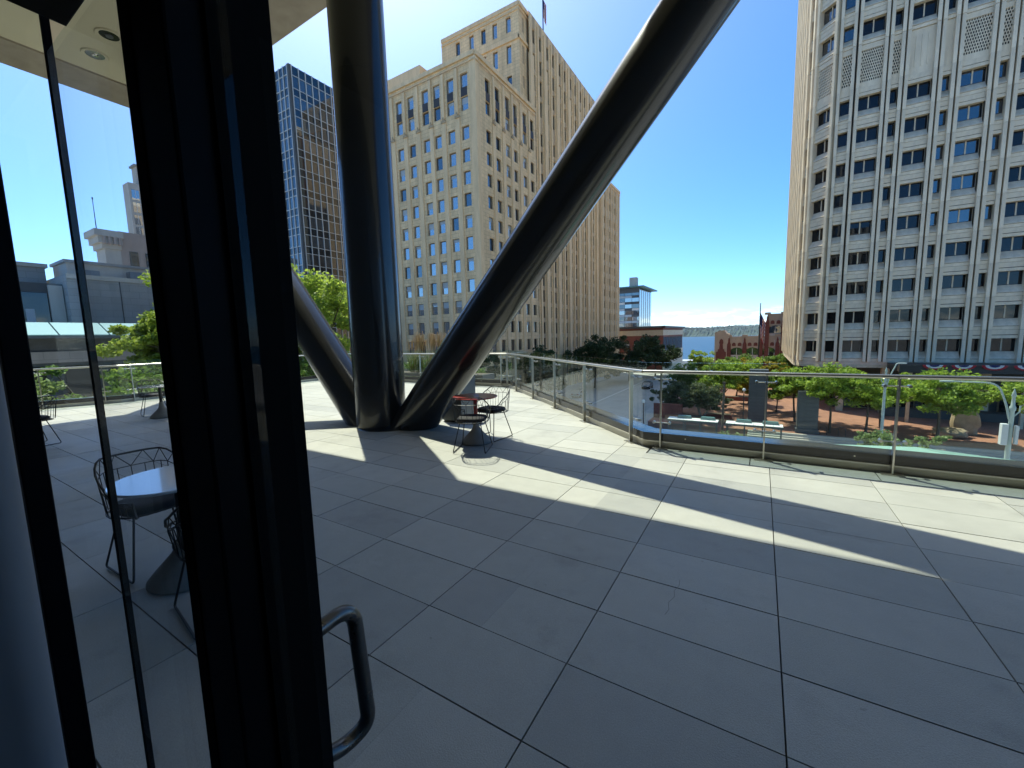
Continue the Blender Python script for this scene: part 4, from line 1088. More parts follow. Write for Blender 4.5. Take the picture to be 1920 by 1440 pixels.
# ------------------------------------------------------------------ pale precast tower (right)
JT = thing('precast_tower', 'pale precast concrete tower with rounded corner and deep-set windows beyond the plaza', 'building', (0, 0, 0))
JQ = 1.0909; JP = 3.905; JB = -2.91; JY = 72.0
def panel_mesh(w, kind):
    """one storey-high facade panel, local x 0..w, outside -y"""
    mb_ = MB(); H = 3.58; w = w / JQ; rib = .30; gp = .08
    # half ribs at both sides, proud
    for a, b in ((gp, gp + rib), (w - gp - rib, w - gp)): mb_.box(a, b, -.36, .25, .012, H - .012, 0)
    mb_.box(0, gp, .2, .25, 0, H, 2); mb_.box(w - gp, w, .2, .25, 0, H, 2)
    x0, x1 = gp + rib, w - gp - rib
    if kind == 'solid':
        mb_.box(x0, x1, -.02, .25, .012, .5, 0); mb_.box(x0, x1, .02, .25, .5, H - .012, 0)
        if w > 2:
            for q in np.linspace(x0, x1, 5)[1:-1]: mb_.box(q - .05, q + .05, -.03, .02, .6, H - .5, 0)
        return mb_
    if kind == 'screen':
        mb_.box(x0, x1, -.05, .25, .012, .42, 0); mb_.box(x0, x1, -.05, .25, H - .45, H - .012, 0)
        z0, z1 = .42, H - .45; nr = 11; rh = (z1 - z0) / nr; n = max(3, int((x1 - x0) / .2)); cw = (x1 - x0) / (n + .5)
        for r_ in range(nr):
            zz = z0 + r_ * rh; off = .5 * cw if r_ % 2 else 0
            mb_.poly([(x0, 0, zz), (x1, 0, zz), (x1, 0, zz + rh * .3), (x0, 0, zz + rh * .3)], 0)
            if off: mb_.poly([(x0, 0, zz + rh * .3), (x0 + off, 0, zz + rh * .3), (x0 + off, 0, zz + rh), (x0, 0, zz + rh)], 0)
            for q in range(n):
                a = x0 + off + q * cw; b = a + cw * .42; e = a + cw if q < n - 1 else x1
                mb_.poly([(a, 0, zz + rh * .3), (b, 0, zz + rh * .3), (b, 0, zz + rh), (a, 0, zz + rh)], 0)
                mb_.poly([(b, 0, zz + rh * .3), (b, .2, zz + rh * .3), (b, .2, zz + rh), (b, 0, zz + rh)], 0)
                if e - (a + cw) > .001: mb_.poly([(a + cw, 0, zz + rh * .3), (e, 0, zz + rh * .3), (e, 0, zz + rh), (a + cw, 0, zz + rh)], 0)
        mb_.poly([(x0, .24, z0), (x1, .24, z0), (x1, .24, z1), (x0, .24, z1)], 2)
        return mb_
    d = .42
    mb_.box(x0, x1, -.10, .25, .012, .36, 0)                     # ledge band over the joint
    mb_.box(x0, x1, -.02, .25, .36, .44, 2)                      # shadow groove
    # sloping sill
    mb_.poly([(x0, -.16, .44), (x1, -.16, .44), (x1, d, 1.22), (x0, d, 1.22)], 1)
    mb_.poly([(x0, -.16, .40), (x1, -.16, .40), (x1, -.16, .44), (x0, -.16, .44)], 1); mb_.poly([(x0, .0, .40), (x1, .0, .40), (x1, -.16, .40), (x0, -.16, .40)], 1)
    # jambs
    mb_.poly([(x0, -.16, .44), (x0, d, 1.22), (x0, d, 2.65), (x0, -.16, 2.65)], 0); mb_.poly([(x1, -.16, .44), (x1, -.16, 2.65), (x1, d, 2.65), (x1, d, 1.22)], 0)
    # lintel
    mb_.poly([(x0, -.12, 2.65), (x0, d, 2.65), (x1, d, 2.65), (x1, -.12, 2.65)], 0)
    mb_.poly([(x0, -.12, 2.65), (x1, -.12, 2.65), (x1, -.12, 2.98), (x0, -.12, 2.98)], 0); mb_.poly([(x0, -.12, 2.98), (x1, -.12, 2.98), (x1, .05, 2.98), (x0, .05, 2.98)], 0)
    mb_.box(x0, x1, -.02, .25, 2.98, 3.05, 2); mb_.box(x0, x1, -.08, .25, 3.05, H - .012, 0)
    return mb_
def jwin_mesh(w):
    mb_ = MB(); w = w / JQ; a, b = .38, w - .38
    mb_.poly([(a, 0, 0), (b, 0, 0), (b, 0, 1.44), (a, 0, 1.44)], 0)
    for q in ((a, a + .05), (b - .05, b)): mb_.box(q[0], q[1], -.03, 0, 0, 1.44, 1)
    mb_.box(a, b, -.03, -.001, 0, .05, 1); mb_.box(a, b, -.03, -.001, 1.39, 1.44, 1)
    if w > 2: mb_.box((a + b) / 2 - .06, (a + b) / 2 + .06, -.06, 0, .05, 1.39, 2)
    return mb_
def sized(mb_):
    mb_.v = [(v[0] * JQ, v[1] * JQ, v[2] * JQ) for v in mb_.v]; return mb_
pmats = [M['precast'], M['precast2'], M['gap']]
PCACHE = {}
def jpanel(w, kind):
    k_ = (round(w, 2), kind)
    if k_ not in PCACHE: PCACHE[k_] = sized(panel_mesh(w, kind)).mesh('facade_panel', pmats)
    return PCACHE[k_]
def jwin(w, gl):
    k_ = (round(w, 2), 'win' + gl)
    if k_ not in PCACHE: PCACHE[k_] = sized(jwin_mesh(w)).mesh('window', [M[gl], M['winframe'], M['precast2']])
    return PCACHE[k_]
J_rows = [(JB + JP * k, 'win') for k in range(9)] + [(JB + JP * 9 - .02, 'mech')] + [(37.34 + JP * k, 'win') for k in range(8)]
gapfill = 37.34 - (JB + JP * 10)
xcur = 9.16; bays = []
for k in range(5):
    bays.append(((xcur, JY), 3.055)); bays.append(((xcur + 3.055, JY), 1.593)); xcur += 4.648
def bay(p0, w, rz, idx, stuff=None):
    for ri, (z0, kd) in enumerate(J_rows):
        if kd == 'mech':
            kk = 'solid' if idx in (2, 3) else 'screen'
        else: kk = 'win'
        if stuff is None:
            P = inst('facade_panel', jpanel(w, kk), JT, (p0[0], p0[1], z0), rz)
            if kd == 'mech': P.scale = (1, 1, (JP + gapfill) / JP)
            if kk == 'win':
                blue = (idx in (3, 4, 5) and ri in (4, 5, 6, 7, 8) and rng.random() < .95) or (z0 > 34 and idx > 4)
                inst('window', jwin(w, 'jack_glass2' if blue else 'jack_glass'), P, (0, .463, 1.33))
        else:
            c, s_ = cos(rz), sin(rz)
            for me_, dz, dy, off in ((sized(panel_mesh(w, kk)), 0, 0, 0), (sized(jwin_mesh(w)) if kk == 'win' else None, 1.33, .463, 3)):
                if me_ is None: continue
                b = len(stuff.v); sc = (JP + gapfill) / JP if kd == 'mech' else 1
                stuff.v += [(p0[0] + c * v[0] - s_ * (v[1] + dy), p0[1] + s_ * v[0] + c * (v[1] + dy), z0 + (v[2] + dz) * sc) for v in me_.v]
                stuff.f += [tuple(b + i for i in f) for f in me_.f]; stuff.m += [m_ + off for m_ in me_.m]
for i, (p0, w) in enumerate(bays): bay(p0, w, 0.0, i)
# faceted corner: narrow bay, wide bay, narrow bay, then the long side
def facet(pr_, pl_, idx, stuff=None):
    d = Vector((pr_[0] - pl_[0], pr_[1] - pl_[1])); bay(pl_, d.length, atan2(d.y, d.x), idx, stuff)
facet((9.16, JY), (7.33, 72.35), 20); facet((7.33, 72.35), (5.15, 74.45), 21); facet((5.15, 74.45), (4.5, 76.1), 22)
side = MB(); py = 76.1
for k in range(7):
    facet((4.5 - .02 * k, py), (4.48 - .02 * k, py + 3.055), 30, side); py += 3.055
    facet((4.48 - .02 * k, py), (4.46 - .02 * k, py + 1.593), 31, side); py += 1.593
tag(side.build('side_panels', pmats + [M['jack_glass'], M['winframe'], M['precast2']], JT), kind='stuff')
jtop = J_rows[-1][0] + JP
MB().prism([(32, 72.55), (32, py), (5.0, py), (5.1, 76.5), (5.6, 74.85), (7.6, 72.95), (9.25, 72.55)], JB - .2, jtop + 16).build('core', M['gap'], JT)
MB().prism([(32, 72.0), (9.16, 72.0), (7.33, 72.35), (5.15, 74.45), (4.5, 76.1), (4.36, py), (32, py)][::-1], jtop, jtop + 16).build('crown_band', M['precast'], JT)
MB().prism([(44, 71.9), (9.1, 71.9), (7.28, 72.25), (5.05, 74.4), (4.4, 76.05), (4.25, py), (44, py)][::-1], JB - .82, JB - .01).build('base_band', M['precast2'], JT)
# recessed lobby
MB().box(9.3, 44, 75.8, py, PZ, JB - .82).build('lobby_core', M['darkstone'], JT)
for k in range(8):
    x = 9.8 + k * 4.65
    MB().box(x - .38, x + .38, 72.4, 73.3, PZ, JB - .82).build('lobby_column', M['precast2'], JT)
for k in range(6):
    x = 12.0 + k * 3.5
    D_ = MB().box(x, x + 2.8, 75.65, 75.82, PZ + .05, PZ + 3.4).build('lobby_door', M['bronze'], JT)
    for q in range(2): MB().box(x + .14 + q * 1.33, x + 1.33 + q * 1.33, 75.6, 75.645, PZ + .2, PZ + 3.2).build('pane', M['jack_glass'], D_)
MB().box(14, 60, 70.2, 72.2, PZ, PZ + 1.0).build('plinth_wall', M['darkstone'], JT)
CN = thing('entrance_canopy', 'flat dark canopy under the precast tower hung with bunting', 'canopy', (0, 0, 0))
MB().box(14.4, 44, 66.3, 72.0, -3.72, -3.0).build('slab', M['spandrel'], CN); MB().box(14.4, 44, 66.2, 66.3, -3.82, -2.8).build('fascia', M['spandrel'], CN)
for k in range(6): MB().box(15.4 + k * 4.65, 15.7 + k * 4.65, 66.6, 66.9, PZ, -3.72).build('support', M['precast2'], CN)
for k in range(5):
    x = 17.4 + k * 2.4; Bn = thing('bunting', ('leftmost', 'second', 'middle', 'fourth', 'rightmost')[k] + ' red, white and blue bunting swag on the dark canopy edge', 'bunting', (x, 66.12, -2.88), 0, 'bunting swags on the canopy')
    for nm, r0, r1, mt in (('red_fold', .72, 1.0, 'bunting_r'), ('white_fold', .42, .72, 'bunting_w'), ('blue_fold', .0, .42, 'bunting_b')):
        m_ = MB(); n = 16
        for q in range(n):
            a0, a1 = pi + pi * q / n, pi + pi * (q + 1) / n; o0, o1 = .04 * (q % 2), .04 * ((q + 1) % 2)
            m_.poly([(r0 * cos(a0), -o0, r0 * .55 * sin(a0)), (r0 * cos(a1), -o1, r0 * .55 * sin(a1)), (r1 * cos(a1), -o1, r1 * .55 * sin(a1)), (r1 * cos(a0), -o0, r1 * .55 * sin(a0))])
        ob = m_.build(nm, M[mt], Bn); sd = ob.modifiers.new('cloth', 'SOLIDIFY'); sd.thickness = .012

# ------------------------------------------------------------------ buildings down the hill
GB = thing('gothic_building', 'brown brick and cream terracotta gothic building with pointed piers', 'building', (0, 118, 0))
def gothic(x0, n, bwid, ztop, zbot=-24, pav=False):
    m_ = MB(); wid = n * bwid
    MB().box(x0, x0 + wid, .5, 16, zbot, ztop - .4).build('core', M['exch_dark'], GB)
    MB().box(x0, x0 + wid, 0, .52, ztop - 3.1, ztop).build('terracotta_band', M['terracotta'], GB)
    for k in range(n + 1):
        x = x0 + k * bwid
        MB().xzprism([(x - .42, zbot), (x + .42, zbot), (x + .42, ztop - 2.0), (x + .2, ztop - 1.4), (x + .2, ztop - .9), (x, ztop - .25), (x - .2, ztop - .9), (x - .2, ztop - 1.4), (x - .42, ztop - 2.0)], -.35, .5).build('brick_pier', M['redbrick'], GB)
        MB().box(x - .62, x + .62, -.2, .4, ztop - .2, ztop + .35).build('merlon', M['terracotta'], GB)
    zz = ztop - 3.1; first = True
    while zz > zbot + 3:
        for k in range(n):
            a, b = x0 + k * bwid + .45, x0 + (k + 1) * bwid - .45; c = (a + b) / 2; hw = (b - a) / 2
            if first:
                pts = [(c - hw, zz - 1.55), (c + hw, zz - 1.55)] + [(c + hw * cos(t_ * pi / 8), zz - .55 + .85 * sin(t_ * pi / 8)) for t_ in range(9)]
                for s_ in (-1, 1):
                    MB().xzprism([(c + s_ * hw * .5 - .42, zz + .65), (c + s_ * hw * .5 + .42, zz + .65)] + [(c + s_ * hw * .5 + .42 * cos(t_ * pi / 6), zz + 1.1 + .42 * sin(t_ * pi / 6)) for t_ in range(7)], -.03, .3).build('brick_tympanum', M['redbrick'], GB)
            else: pts = [(c - hw, zz - 1.55), (c + hw, zz - 1.55), (c + hw, zz), (c - hw, zz)]
            Wn = MB().xzprism(pts, .02 if not first else -.02, .45).build('window', M['win_mid'], GB)
            MB().box(c - .07, c + .07, -.06, .019, zz - 1.55, zz).build('mullion', M['white_panel'], Wn)
            MB().box(a, b, .1, .5, zz - 3.15, zz - 1.56).build('white_spandrel', M['white_panel'], GB)
        first = False; zz -= 3.15
gothic(-6.9, 3, 3.45, .35)
gothic(.35 + 0.85, 3, 3.3, 5.6)
MB().box(5.0, 12, 3, 14, 4, 8.1).build('rear_block', M['terracotta'], GB); MB().box(5.6, 11.9, 2.95, 3.02, 4.9, 7.2).build('rear_panel', M['redbrick'], GB)
MB().xzprism([(-10.2, -24), (-7.1, -24), (-7.1, 1.1), (-7.6, 1.2), (-8.0, 1.9), (-9.2, 1.9), (-9.6, 1.6), (-10.2, 1.5)], -.3, 6).build('pavilion', M['terracotta'], GB)
MB().xzprism([(-9.9, -24), (-7.4, -24), (-7.5, -3.6), (-7.9, -3.4), (-7.9, -2.9), (-8.2, -2.8), (-8.3, -1.6), (-8.15, -1.2), (-8.3, -.5), (-8.65, -.2), (-9.0, -.5), (-9.15, -1.2), (-9.0, -1.6), (-9.1, -2.8), (-9.4, -2.9), (-9.4, -3.4), (-9.8, -3.6)], -.42, -.28).build('brick_niche', M['redbrick'], GB)
FP2 = thing('plaza_flagpole', 'dark flagpole on the plaza before the gothic building', 'flagpole', (-.3, 92, ST))
MB().tube([(0, 0, 0), (0, 0, 17.4)], [.16, .08], 10).build('pole', M['black_wire'], FP2, smooth=50); MB().lathe([(.01, 17.4), (.16, 17.55), (.01, 17.75)], 12).build('finial', M['black_wire'], FP2, smooth=50)
hang_flag('flag', 'limp striped flag on the dark plaza pole', (-.2, 92, 4.9), 3.4, 3.9, 9)

BB = thing('brick_block', 'red brick commercial block with tan cornice beyond the tan tower', 'building', (-34, 140, 0))
MB().box(0, 6.5, .3, 40, -26, 3.6).build('core', M['redbrick'], BB); MB().box(-14, 0.01, .3, 40, -26, 3.6).build('core', M['redbrick'], BB)
for x0, x1, nm in ((-14, 6.6, 'front'),):
    MB().box(x0, x1 + .1, .0, .31, -26, 3.4).build('brick_wall', M['redbrick'], BB)
    MB().box(x0, x1 + .15, -.12, .0, .9, 2.7).build('tan_band', M['terracotta'], BB); MB().box(x0, x1 + .9, -.9, .2, 3.35, 4.0).build('cornice', M['darkstone'], BB); MB().box(6.5, 7.4, -.9, 41, 3.35, 4.0).build('cornice', M['darkstone'], BB)
MB().box(6.5, 6.72, 0, 40, -26, -4.4).build('tan_band', M['terracotta'], BB); MB().box(6.5, 6.72, 0, 40, .9, 2.7).build('tan_band', M['terracotta'], BB); MB().box(-14, 6.7, -.12, 0.0, -6.6, -5.0).build('tan_band', M['terracotta'], BB)
for k in range(6):
    W_ = MB().xzprism([(-12.6 + k * 3.3, -4.6), (-10.8 + k * 3.3, -4.6), (-10.8 + k * 3.3, -.9), (-11.7 + k * 3.3, -.3), (-12.6 + k * 3.3, -.9)], -.03, .1).build('window', M['win_dark'], BB)
    MB().box(-12.6 + k * 3.3, -10.8 + k * 3.3, -.06, -.031, -2.2, -1.9).build('transom', M['white_panel'], W_)
for k in range(14): MB().box(6.72, 6.76, 1.2 + k * 2.7, 2.3 + k * 2.7, -4.3, .3).build('window', M['win_dark'], BB)

GL = thing('glass_block', 'blue glass office block with flat overhanging green roof in the distance', 'building', (-59, 235, 0))
MB().box(-20, 0, .2, 30, -40, 27).build('core', M['gap'], GL)
for k in range(5):
    for r_ in range(11): 
        z0 = -12 + r_ * 3.5
        MB().box(-19.8 + k * 4, -16.0 + k * 4, 0, .21, z0 + .1, z0 + 2.2).build('pane', M[rng.choice(('win_sky', 'win_mid', 'ct_glass2'))], GL); MB().box(-19.8 + k * 4, -16.0 + k * 4, .05, .2, z0 + 2.25, z0 + 3.45).build('floor_band', M[rng.choice(('white_panel', 'win_blind', 'darkstone'))], GL)
for k in range(6): 
    MB().box(-.05, .1, .5 + k * 4.9, 5.2 + k * 4.9, -14, 26.5).build('glazing', M['win_sky'], GL); MB().box(.1, .25, .4 + k * 4.9, .6 + k * 4.9, -14, 26.5).build('mullion', M['mullion'], GL)
MB().box(-21, 3.0, -2.0, 33, 27.3, 28.0).build('roof', M['shelter_green'], GL); MB().box(-20, .1, -.1, .3, 24.5, 27.2).build('top_band', M['darkstone'], GL); MB().box(-6.5, -2.5, 4, 8, 28, 33.5).build('roof_box', M['limestone'], GL)

PR = thing('pier_shed', 'long pale grey waterfront shed at the water edge', 'building', (0, 480, 0))
MB().box(-90, 10, 0, 40, -47, -36.5).build('wall', M['roofs'], PR); MB().box(-92, 12, -2, 42, -36.4, -35.6).build('roof', M['white_panel'], PR)
for k in range(24): MB().box(-88 + k * 4, -85.6 + k * 4, -.25, -.02, -44, -38.4).build('window', M['win_mid'], PR)
PR2 = thing('pier_shed', 'second waterfront shed with dark roof beyond the pale one', 'building', (0, 620, 0))
MB().box(-70, 20, 0, 60, -48.5, -38.5).build('wall', M['white_panel'], PR2); MB().box(-72, 22, -2, 62, -38.4, -37.2).build('roof', M['asphalt'], PR2)
PR3 = thing('pier_shed', 'pale boxy waterfront building half hidden by trees', 'building', (-40, 330, 0))
MB().box(-14, 16, 0, 20, -36, -20.5).build('wall', M['white_panel'], PR3); MB().box(-15, 17, -1, 21, -20.4, -19.6).build('roof', M['roofs'], PR3)
for k in range(9): MB().box(-12.6 + k * 3.1, -11 + k * 3.1, -.1, -.02, -25, -22).build('window', M['win_mid'], PR3)

# ------------------------------------------------------------------ buildings on the left, beyond the street
LB = thing('low_bank_building', 'low dark stone building with a green glass canopy across the left street', 'building', (-54, 0, 0))
MB().box(-14, 0, -6, 26, ST, 2.6).build('body', M['darkstone'], LB)
MB().box(-.01, .2, -6, 26, .4, 1.4).build('band', M['greystone'], LB)
MB().box(.2, 2.6, -6, 26, 2.55, 2.75).build('canopy_frame', M['shelter_frame'], LB)
for k in range(10): MB().xzprism([(0, 3.9), (2.7, 2.76), (2.7, 2.84), (0, 3.98)], -5.9 + k * 3.2, -2.8 + k * 3.2).build('canopy_pane', M['canopy_glass'], LB)
for k in range(10): MB().box(.0, .12, -5.4 + k * 3.2, -3.4 + k * 3.2, -3.4, .1).build('shopfront', M['jack_glass'], LB)
GS = thing('grey_stone_block', 'plain grey stone block with stepped top behind the locust sprays', 'building', (-60, 0, 0))
MB().box(-16, 0, 12.8, 40, ST, 9.1).build('body', M['greystone'], GS); MB().box(-8, -3, 13.6, 24, 9.1, 10.7).build('attic', M['limestone'], GS); MB().box(-8.2, -2.8, 13.4, 24.2, 10.7, 11.0).build('coping', M['greystone'], GS)
MB().box(-16, -1.5, 4, 12.8, ST, 8.2).build('low_wing', M['darkstone'], GS); MB().box(-1.6, -1.4, 8.8, 11.6, 3.9, 7.2).build('dark_opening', M['win_dark'], GS); MB().box(-1.7, -1.2, 11.7, 12.7, ST, 8.0).build('pilaster', M['limestone'], GS)
for k in range(2): MB().box(-1.38, -1.3, 9.1 + k * .9, 9.7 + k * .9, 4.2, 5.6).build('window', M['win_blind'], GS)
for k in range(6): MB().box(-2.0 - .1 * k, -.9, 14.5 + k * 3.6, 15.6 + k * 3.6, 9.1, 9.8 + .25 * (k % 3)).build('roof_unit', M['bin'], GS)
for k in range(8): MB().box(-.02, .06, 13.6 + k * 3.2, 13.66 + k * 3.2, ST, 9.0).build('joint', M['gap'], GS)
MB().box(-.1, .15, 12.8, 40, 8.7, 9.15).build('cornice', M['limestone'], GS)
GP = thing('grey_pavilion', 'small grey penthouse at the left edge beside the sky', 'building', (-66, 0, 0))
MB().box(-8, 0, 6, 12.6, ST, 10.3).build('body', M['greystone'], GP); MB().box(-8.2, .2, 5.8, 12.8, 10.3, 10.7).build('coping', M['limestone'], GP)
CB = thing('cornice_building', 'old stone building with a heavy bracketed cornice behind the grey block', 'building', (-112, 0, 0))
MB().box(-5, 0, 29.9, 32.3, ST, 24.4).build('rusticated_bay', M['limestone'], CB); MB().box(-8, -.1, 32.3, 46, ST, 25.0).build('body', M['rosestone'], CB)
for k, (o_, z0, z1) in enumerate(((.4, 21.2, 22.2), (.9, 22.2, 23.4), (1.4, 23.4, 24.6))): MB().box(-5, o_, 29.9 - o_ * 1.1, 32.3 + o_ * .2, z0, z1).build('cornice', M['limestone'], CB)
for k in range(4): MB().box(.4, 1.35, 29.5 + k * .78, 29.85 + k * .78, 22.0, 23.4).build('bracket', M['rosestone'], CB)
for k in range(4):
    for q in range(2): MB().box(-.12, .02, 33.6 + q * 2.6, 35.0 + q * 2.6, 4.5 + k * 4.6, 7.4 + k * 4.6).build('window', M['win_mid'], CB)
AN = thing('antenna', 'thin dark antenna mast above the cornice building', 'antenna', (-114, 29.6, 24.4))
MB().tube([(0, 0, 0), (0, 0, 6.4)], [.09, .05], 6).build('mast', M['black_wire'], AN); MB().tube([(0, 0, 6.4), (0, 0, 6.8)], .12, 6).build('tip', M['black_wire'], AN)
AP = thing('apartment_tower', 'pale apartment tower with blue windows and recessed balconies beside the stile', 'building', (-150, 0, 0))
MB().box(-4, 0, 46.6, 70, ST, 46.6).build('body', M['limestone'], AP); MB().box(-4, -1, 49.0, 70, 46.6, 51.6).build('penthouse', M['limestone'], AP); MB().box(-4.2, -.4, 48.5, 70, 51.6, 52.1).build('roof', M['greystone'], AP)
for k in range(12):
    z0 = 42.4 - k * 3.35
    if k < 6:
        W_ = MB().box(-.05, .08, 47.1, 48.7, z0 - .2, z0 + 2.4).build('window', M['win_sky'], AP); MB().box(.08, .12, 47.85, 47.95, z0 - .2, z0 + 2.4).build('mullion', M['white_panel'], W_)
        Bc = MB().box(-.05, .06, 49.6, 51.9, z0 - .1, z0 + 2.5).build('balcony', M['win_dark'], AP); MB().box(.06, .3, 49.5, 52.0, z0 - .2, z0 + .8).build('balustrade', M['canopy_glass'], Bc)
    else:
        for q in range(6): MB().box(-.05, .08, 47.1 + q * .9, 47.75 + q * .9, z0 + .1, z0 + 2.0).build('window', M['win_sky'], AP)

# ------------------------------------------------------------------ street furniture
def street_lamp(x, y, z, h, reach, rz, label, sign=False):
    R = thing('street_lamp', label, 'street lamp', (x, y, z), rz, 'cobra-arm street lamps')
    MB().lathe([(.19, 0), (.19, .25), (.13, .4), (.12, h * .55), (.10, h * .86), (.14, h * .87), (.14, h * .89), (.09, h * .9), (.07, h * .96), (.11, h * .97), (.05, h), (.005, h + .18)], 16).build('pole', M['lamp_paint'], R, smooth=40)
    pts = bend([(-.08, 0, h * .80), (-.3, 0, h * .92), (-.7, 0, h * 1.055), (-reach, 0, h * 1.06)], .5, 6)
    MB().tube(pts, [.06 - .02 * i / len(pts) for i in range(len(pts))], 10).build('arm', M['lamp_paint'], R, smooth=50)
    hd = MB(); hd.prism([(-reach - .62, -.05), (-reach - .5, -.13), (-reach - .05, -.11), (-reach + .05, 0), (-reach - .05, .11), (-reach - .5, .13), (-reach - .62, .05)], h * 1.06 - .05, h * 1.06 + .05)
    hd.build('lamp_head', M['lamp_paint'], R, bevel=.02)
    MB().tube([(.05, 0, h * .82), (.3, 0, h * .86), (.3, 0, h * .9)], .04, 8).build('bracket', M['lamp_paint'], R, smooth=50)
    if sign:
        MB().box(-.42, -.14, -.24, .10, h * .62, h * .77).build('control_box', M['box_white'], R, bevel=.02); MB().box(.16, .3, -.2, .06, h * .63, h * .76).build('control_box', M['box_white'], R, bevel=.02)
    return R
street_lamp(13.0, 36.0, ST, 8.55, 2.6, 0, 'pale green street lamp with white boxes on its pole at right', True)
street_lamp(10.4, 52.0, ST, 8.6, .8, pi, 'pale street lamp arching above the plaza locusts')
def shelter(x, y, label):
    R = thing('bus_shelter', label, 'bus shelter', (x, y, ST + .14), 0, 'bus shelters on the sidewalk')
    Lh = 5.2
    for k in range(6): MB().box(.05 + k * .865, .05 + k * .865 + .835, 0, 1.5, 2.55, 2.62).build('roof_panel', M['shelter_white'], R)
    MB().box(0, Lh + .04, -.05, 0, 2.42, 2.63).build('fascia', M['shelter_frame'], R); MB().box(0, Lh + .04, 1.5, 1.55, 2.42, 2.63).build('fascia', M['shelter_frame'], R)
    for x0 in (.95, 3.4): MB().xzprism([(x0, 2.62), (x0 + 1.5, 2.62), (x0 + 1.42, 2.92), (x0 + .08, 2.92)], .95, 1.45).build('roof_vent', M['shelter_green'], R)
    for k in range(4):
        for yy in (.1, 1.4): MB().box(.1 + k * 1.64, .2 + k * 1.64, yy - .04, yy + .04, 0, 2.43).build('post', M['shelter_frame'], R)
    for k in range(6): MB().box(.1 + k * .83, .1 + k * .83 + .8, 1.395, 1.405, .3, 2.3).build('back_pane', M['rail_glass'], R)
    for z in (.5, 1.1, 1.7, 2.25): MB().box(.1, 5.1, 1.41, 1.45, z, z + .04).build('rail', M['shelter_frame'], R)
    MB().box(.6, 4.4, .9, 1.2, .42, .48).build('bench', M['shelter_frame'], R)
    return R
shelter(-8.9, 48.6, 'left bus shelter with white roof panels and teal vents'); shelter(-2.95, 48.6, 'right bus shelter with white roof panels and teal vents')
def pylon(x, y, w, h, label):
    R = thing('stone_pylon', label, 'pylon', (x, y, PZ), 0, 'dark stone pylons on the plaza')
    n = int(h / .42)
    me = MB().box(-w / 2, w / 2, -w * .4, w * .4, .0, .405).mesh('stone_course', M['darkstone'])
    for k in range(n): 
        c = inst('stone_course', me, R, (rng.uniform(-.008, .008), rng.uniform(-.008, .008), .5 + k * .42)); 
    MB().box(-w / 2 - .12, w / 2 + .12, -w * .4 - .12, w * .4 + .12, 0, .5).build('plinth', M['darkstone'], R)
    return R
pylon(-.05, 58.6, 2.0, 6.3, 'tall dark stone pylon left of the plaza locusts'); pylon(4.75, 52.2 + 3.6, 1.9, 4.6, 'shorter dark stone pylon among the plaza locusts')
def boulder(label, x, y, z, sx, sy, sz, seed):
    r_ = random.Random(seed); m_ = MB(); nu, nv = 22, 14; ph = [r_.uniform(0, 6.28) for _ in range(9)]
    for j in range(nv + 1):
        v = pi * j / nv
        for i in range(nu):
            u = 2 * pi * i / nu; d = Vector((sin(v) * cos(u), sin(v) * sin(u), cos(v)))
            k = 1 + .1 * sin(3 * d.x + ph[0]) + .09 * sin(5 * d.y + ph[1]) + .07 * sin(6 * d.z + 4 * d.x + ph[2]) + .05 * sin(11 * d.x - 7 * d.y + ph[3])
            q = [math.copysign(abs(c) ** .85, c) for c in d]; tp = 1
            if sz > sx: tp = (abs(sin(v)) + .001) ** -.62 * (1 - .3 * max(0, d.z) ** 2) * (1.08 if d.z < 0 else 1)
            m_.v.append((q[0] * sx * k * tp, q[1] * sy * k * tp, max(-.9 * sz, q[2] * sz * (1 + (k - 1) * .4))))
    for j in range(nv):
        for i in range(nu): m_.f.append((j * nu + i, (j + 1) * nu + i, (j + 1) * nu + (i + 1) % nu, j * nu + (i + 1) % nu)); m_.m.append(0)
    return tag(m_.build('boulder', M['rock'], None, (x, y, z + .88 * sz), smooth=50), label, 'boulder', 'sculpture boulders on the plaza')
boulder('tall upright tan boulder on the brick plaza', 19.0, 61.6, PZ, .95, .8, 1.75, 5); boulder('low tan boulder lying on the brick plaza', 17.2, 59.2, PZ, 1.5, .9, .5, 8)
for lb, x, y, w, d in (('low brick planter wall under the pruned tree', -6.6, 57.2, 3.2, 1.4), ('second brick planter behind the pruned tree', -4.6, 60.2, 3.4, 1.4), ('long dark planter wall at the back of the plaza', -3.0, 77.5, 7.0, 1.0)):
    R = thing('planter_wall', lb, 'planter', (x, y, PZ)); MB().box(-w / 2, w / 2, -d / 2, d / 2, 0, .62).build('wall', M['redbrick'], R); MB().box(-w / 2 + .12, w / 2 - .12, -d / 2 + .12, d / 2 - .12, .62, .66).build('soil', M['bark'], R)
tag(MB().box(-12.3, -8.6, 57.5, 57.9, PZ, PZ + 2.0).build('brick_wall', M['redbrick']), 'dark red brick wall at the corner of the plaza', 'wall')
for k, (x, y) in enumerate(((-1.55, 57.6), (-12.0, 50.5))):
    R = thing('globe_lamp', ('globe lamp beside the tall pylon', 'globe lamp at the plaza corner')[k], 'street lamp', (x, y, PZ if k == 0 else ST), 0, 'globe lamps')
    MB().tube([(0, 0, 0), (0, 0, 4.1)], [.07, .05], 8).build('post', M['black_wire'], R); MB().lathe([(.02, 4.08), (.17, 4.2), (.2, 4.32), (.15, 4.46), (.02, 4.53)], 14).build('globe', M['shelter_white'], R, smooth=50)
R = thing('thin_post', 'thin dark trunk-like post standing behind the left shelter', 'post', (-3.55, 53.6, ST + .3)); MB().tube([(0, 0, 0), (.05, 0, 6.2)], [.14, .11], 8).build('shaft', M['bark'], R); MB().box(-.12, .22, -.12, .12, 6.2, 6.35).build('cap', M['bark'], R)
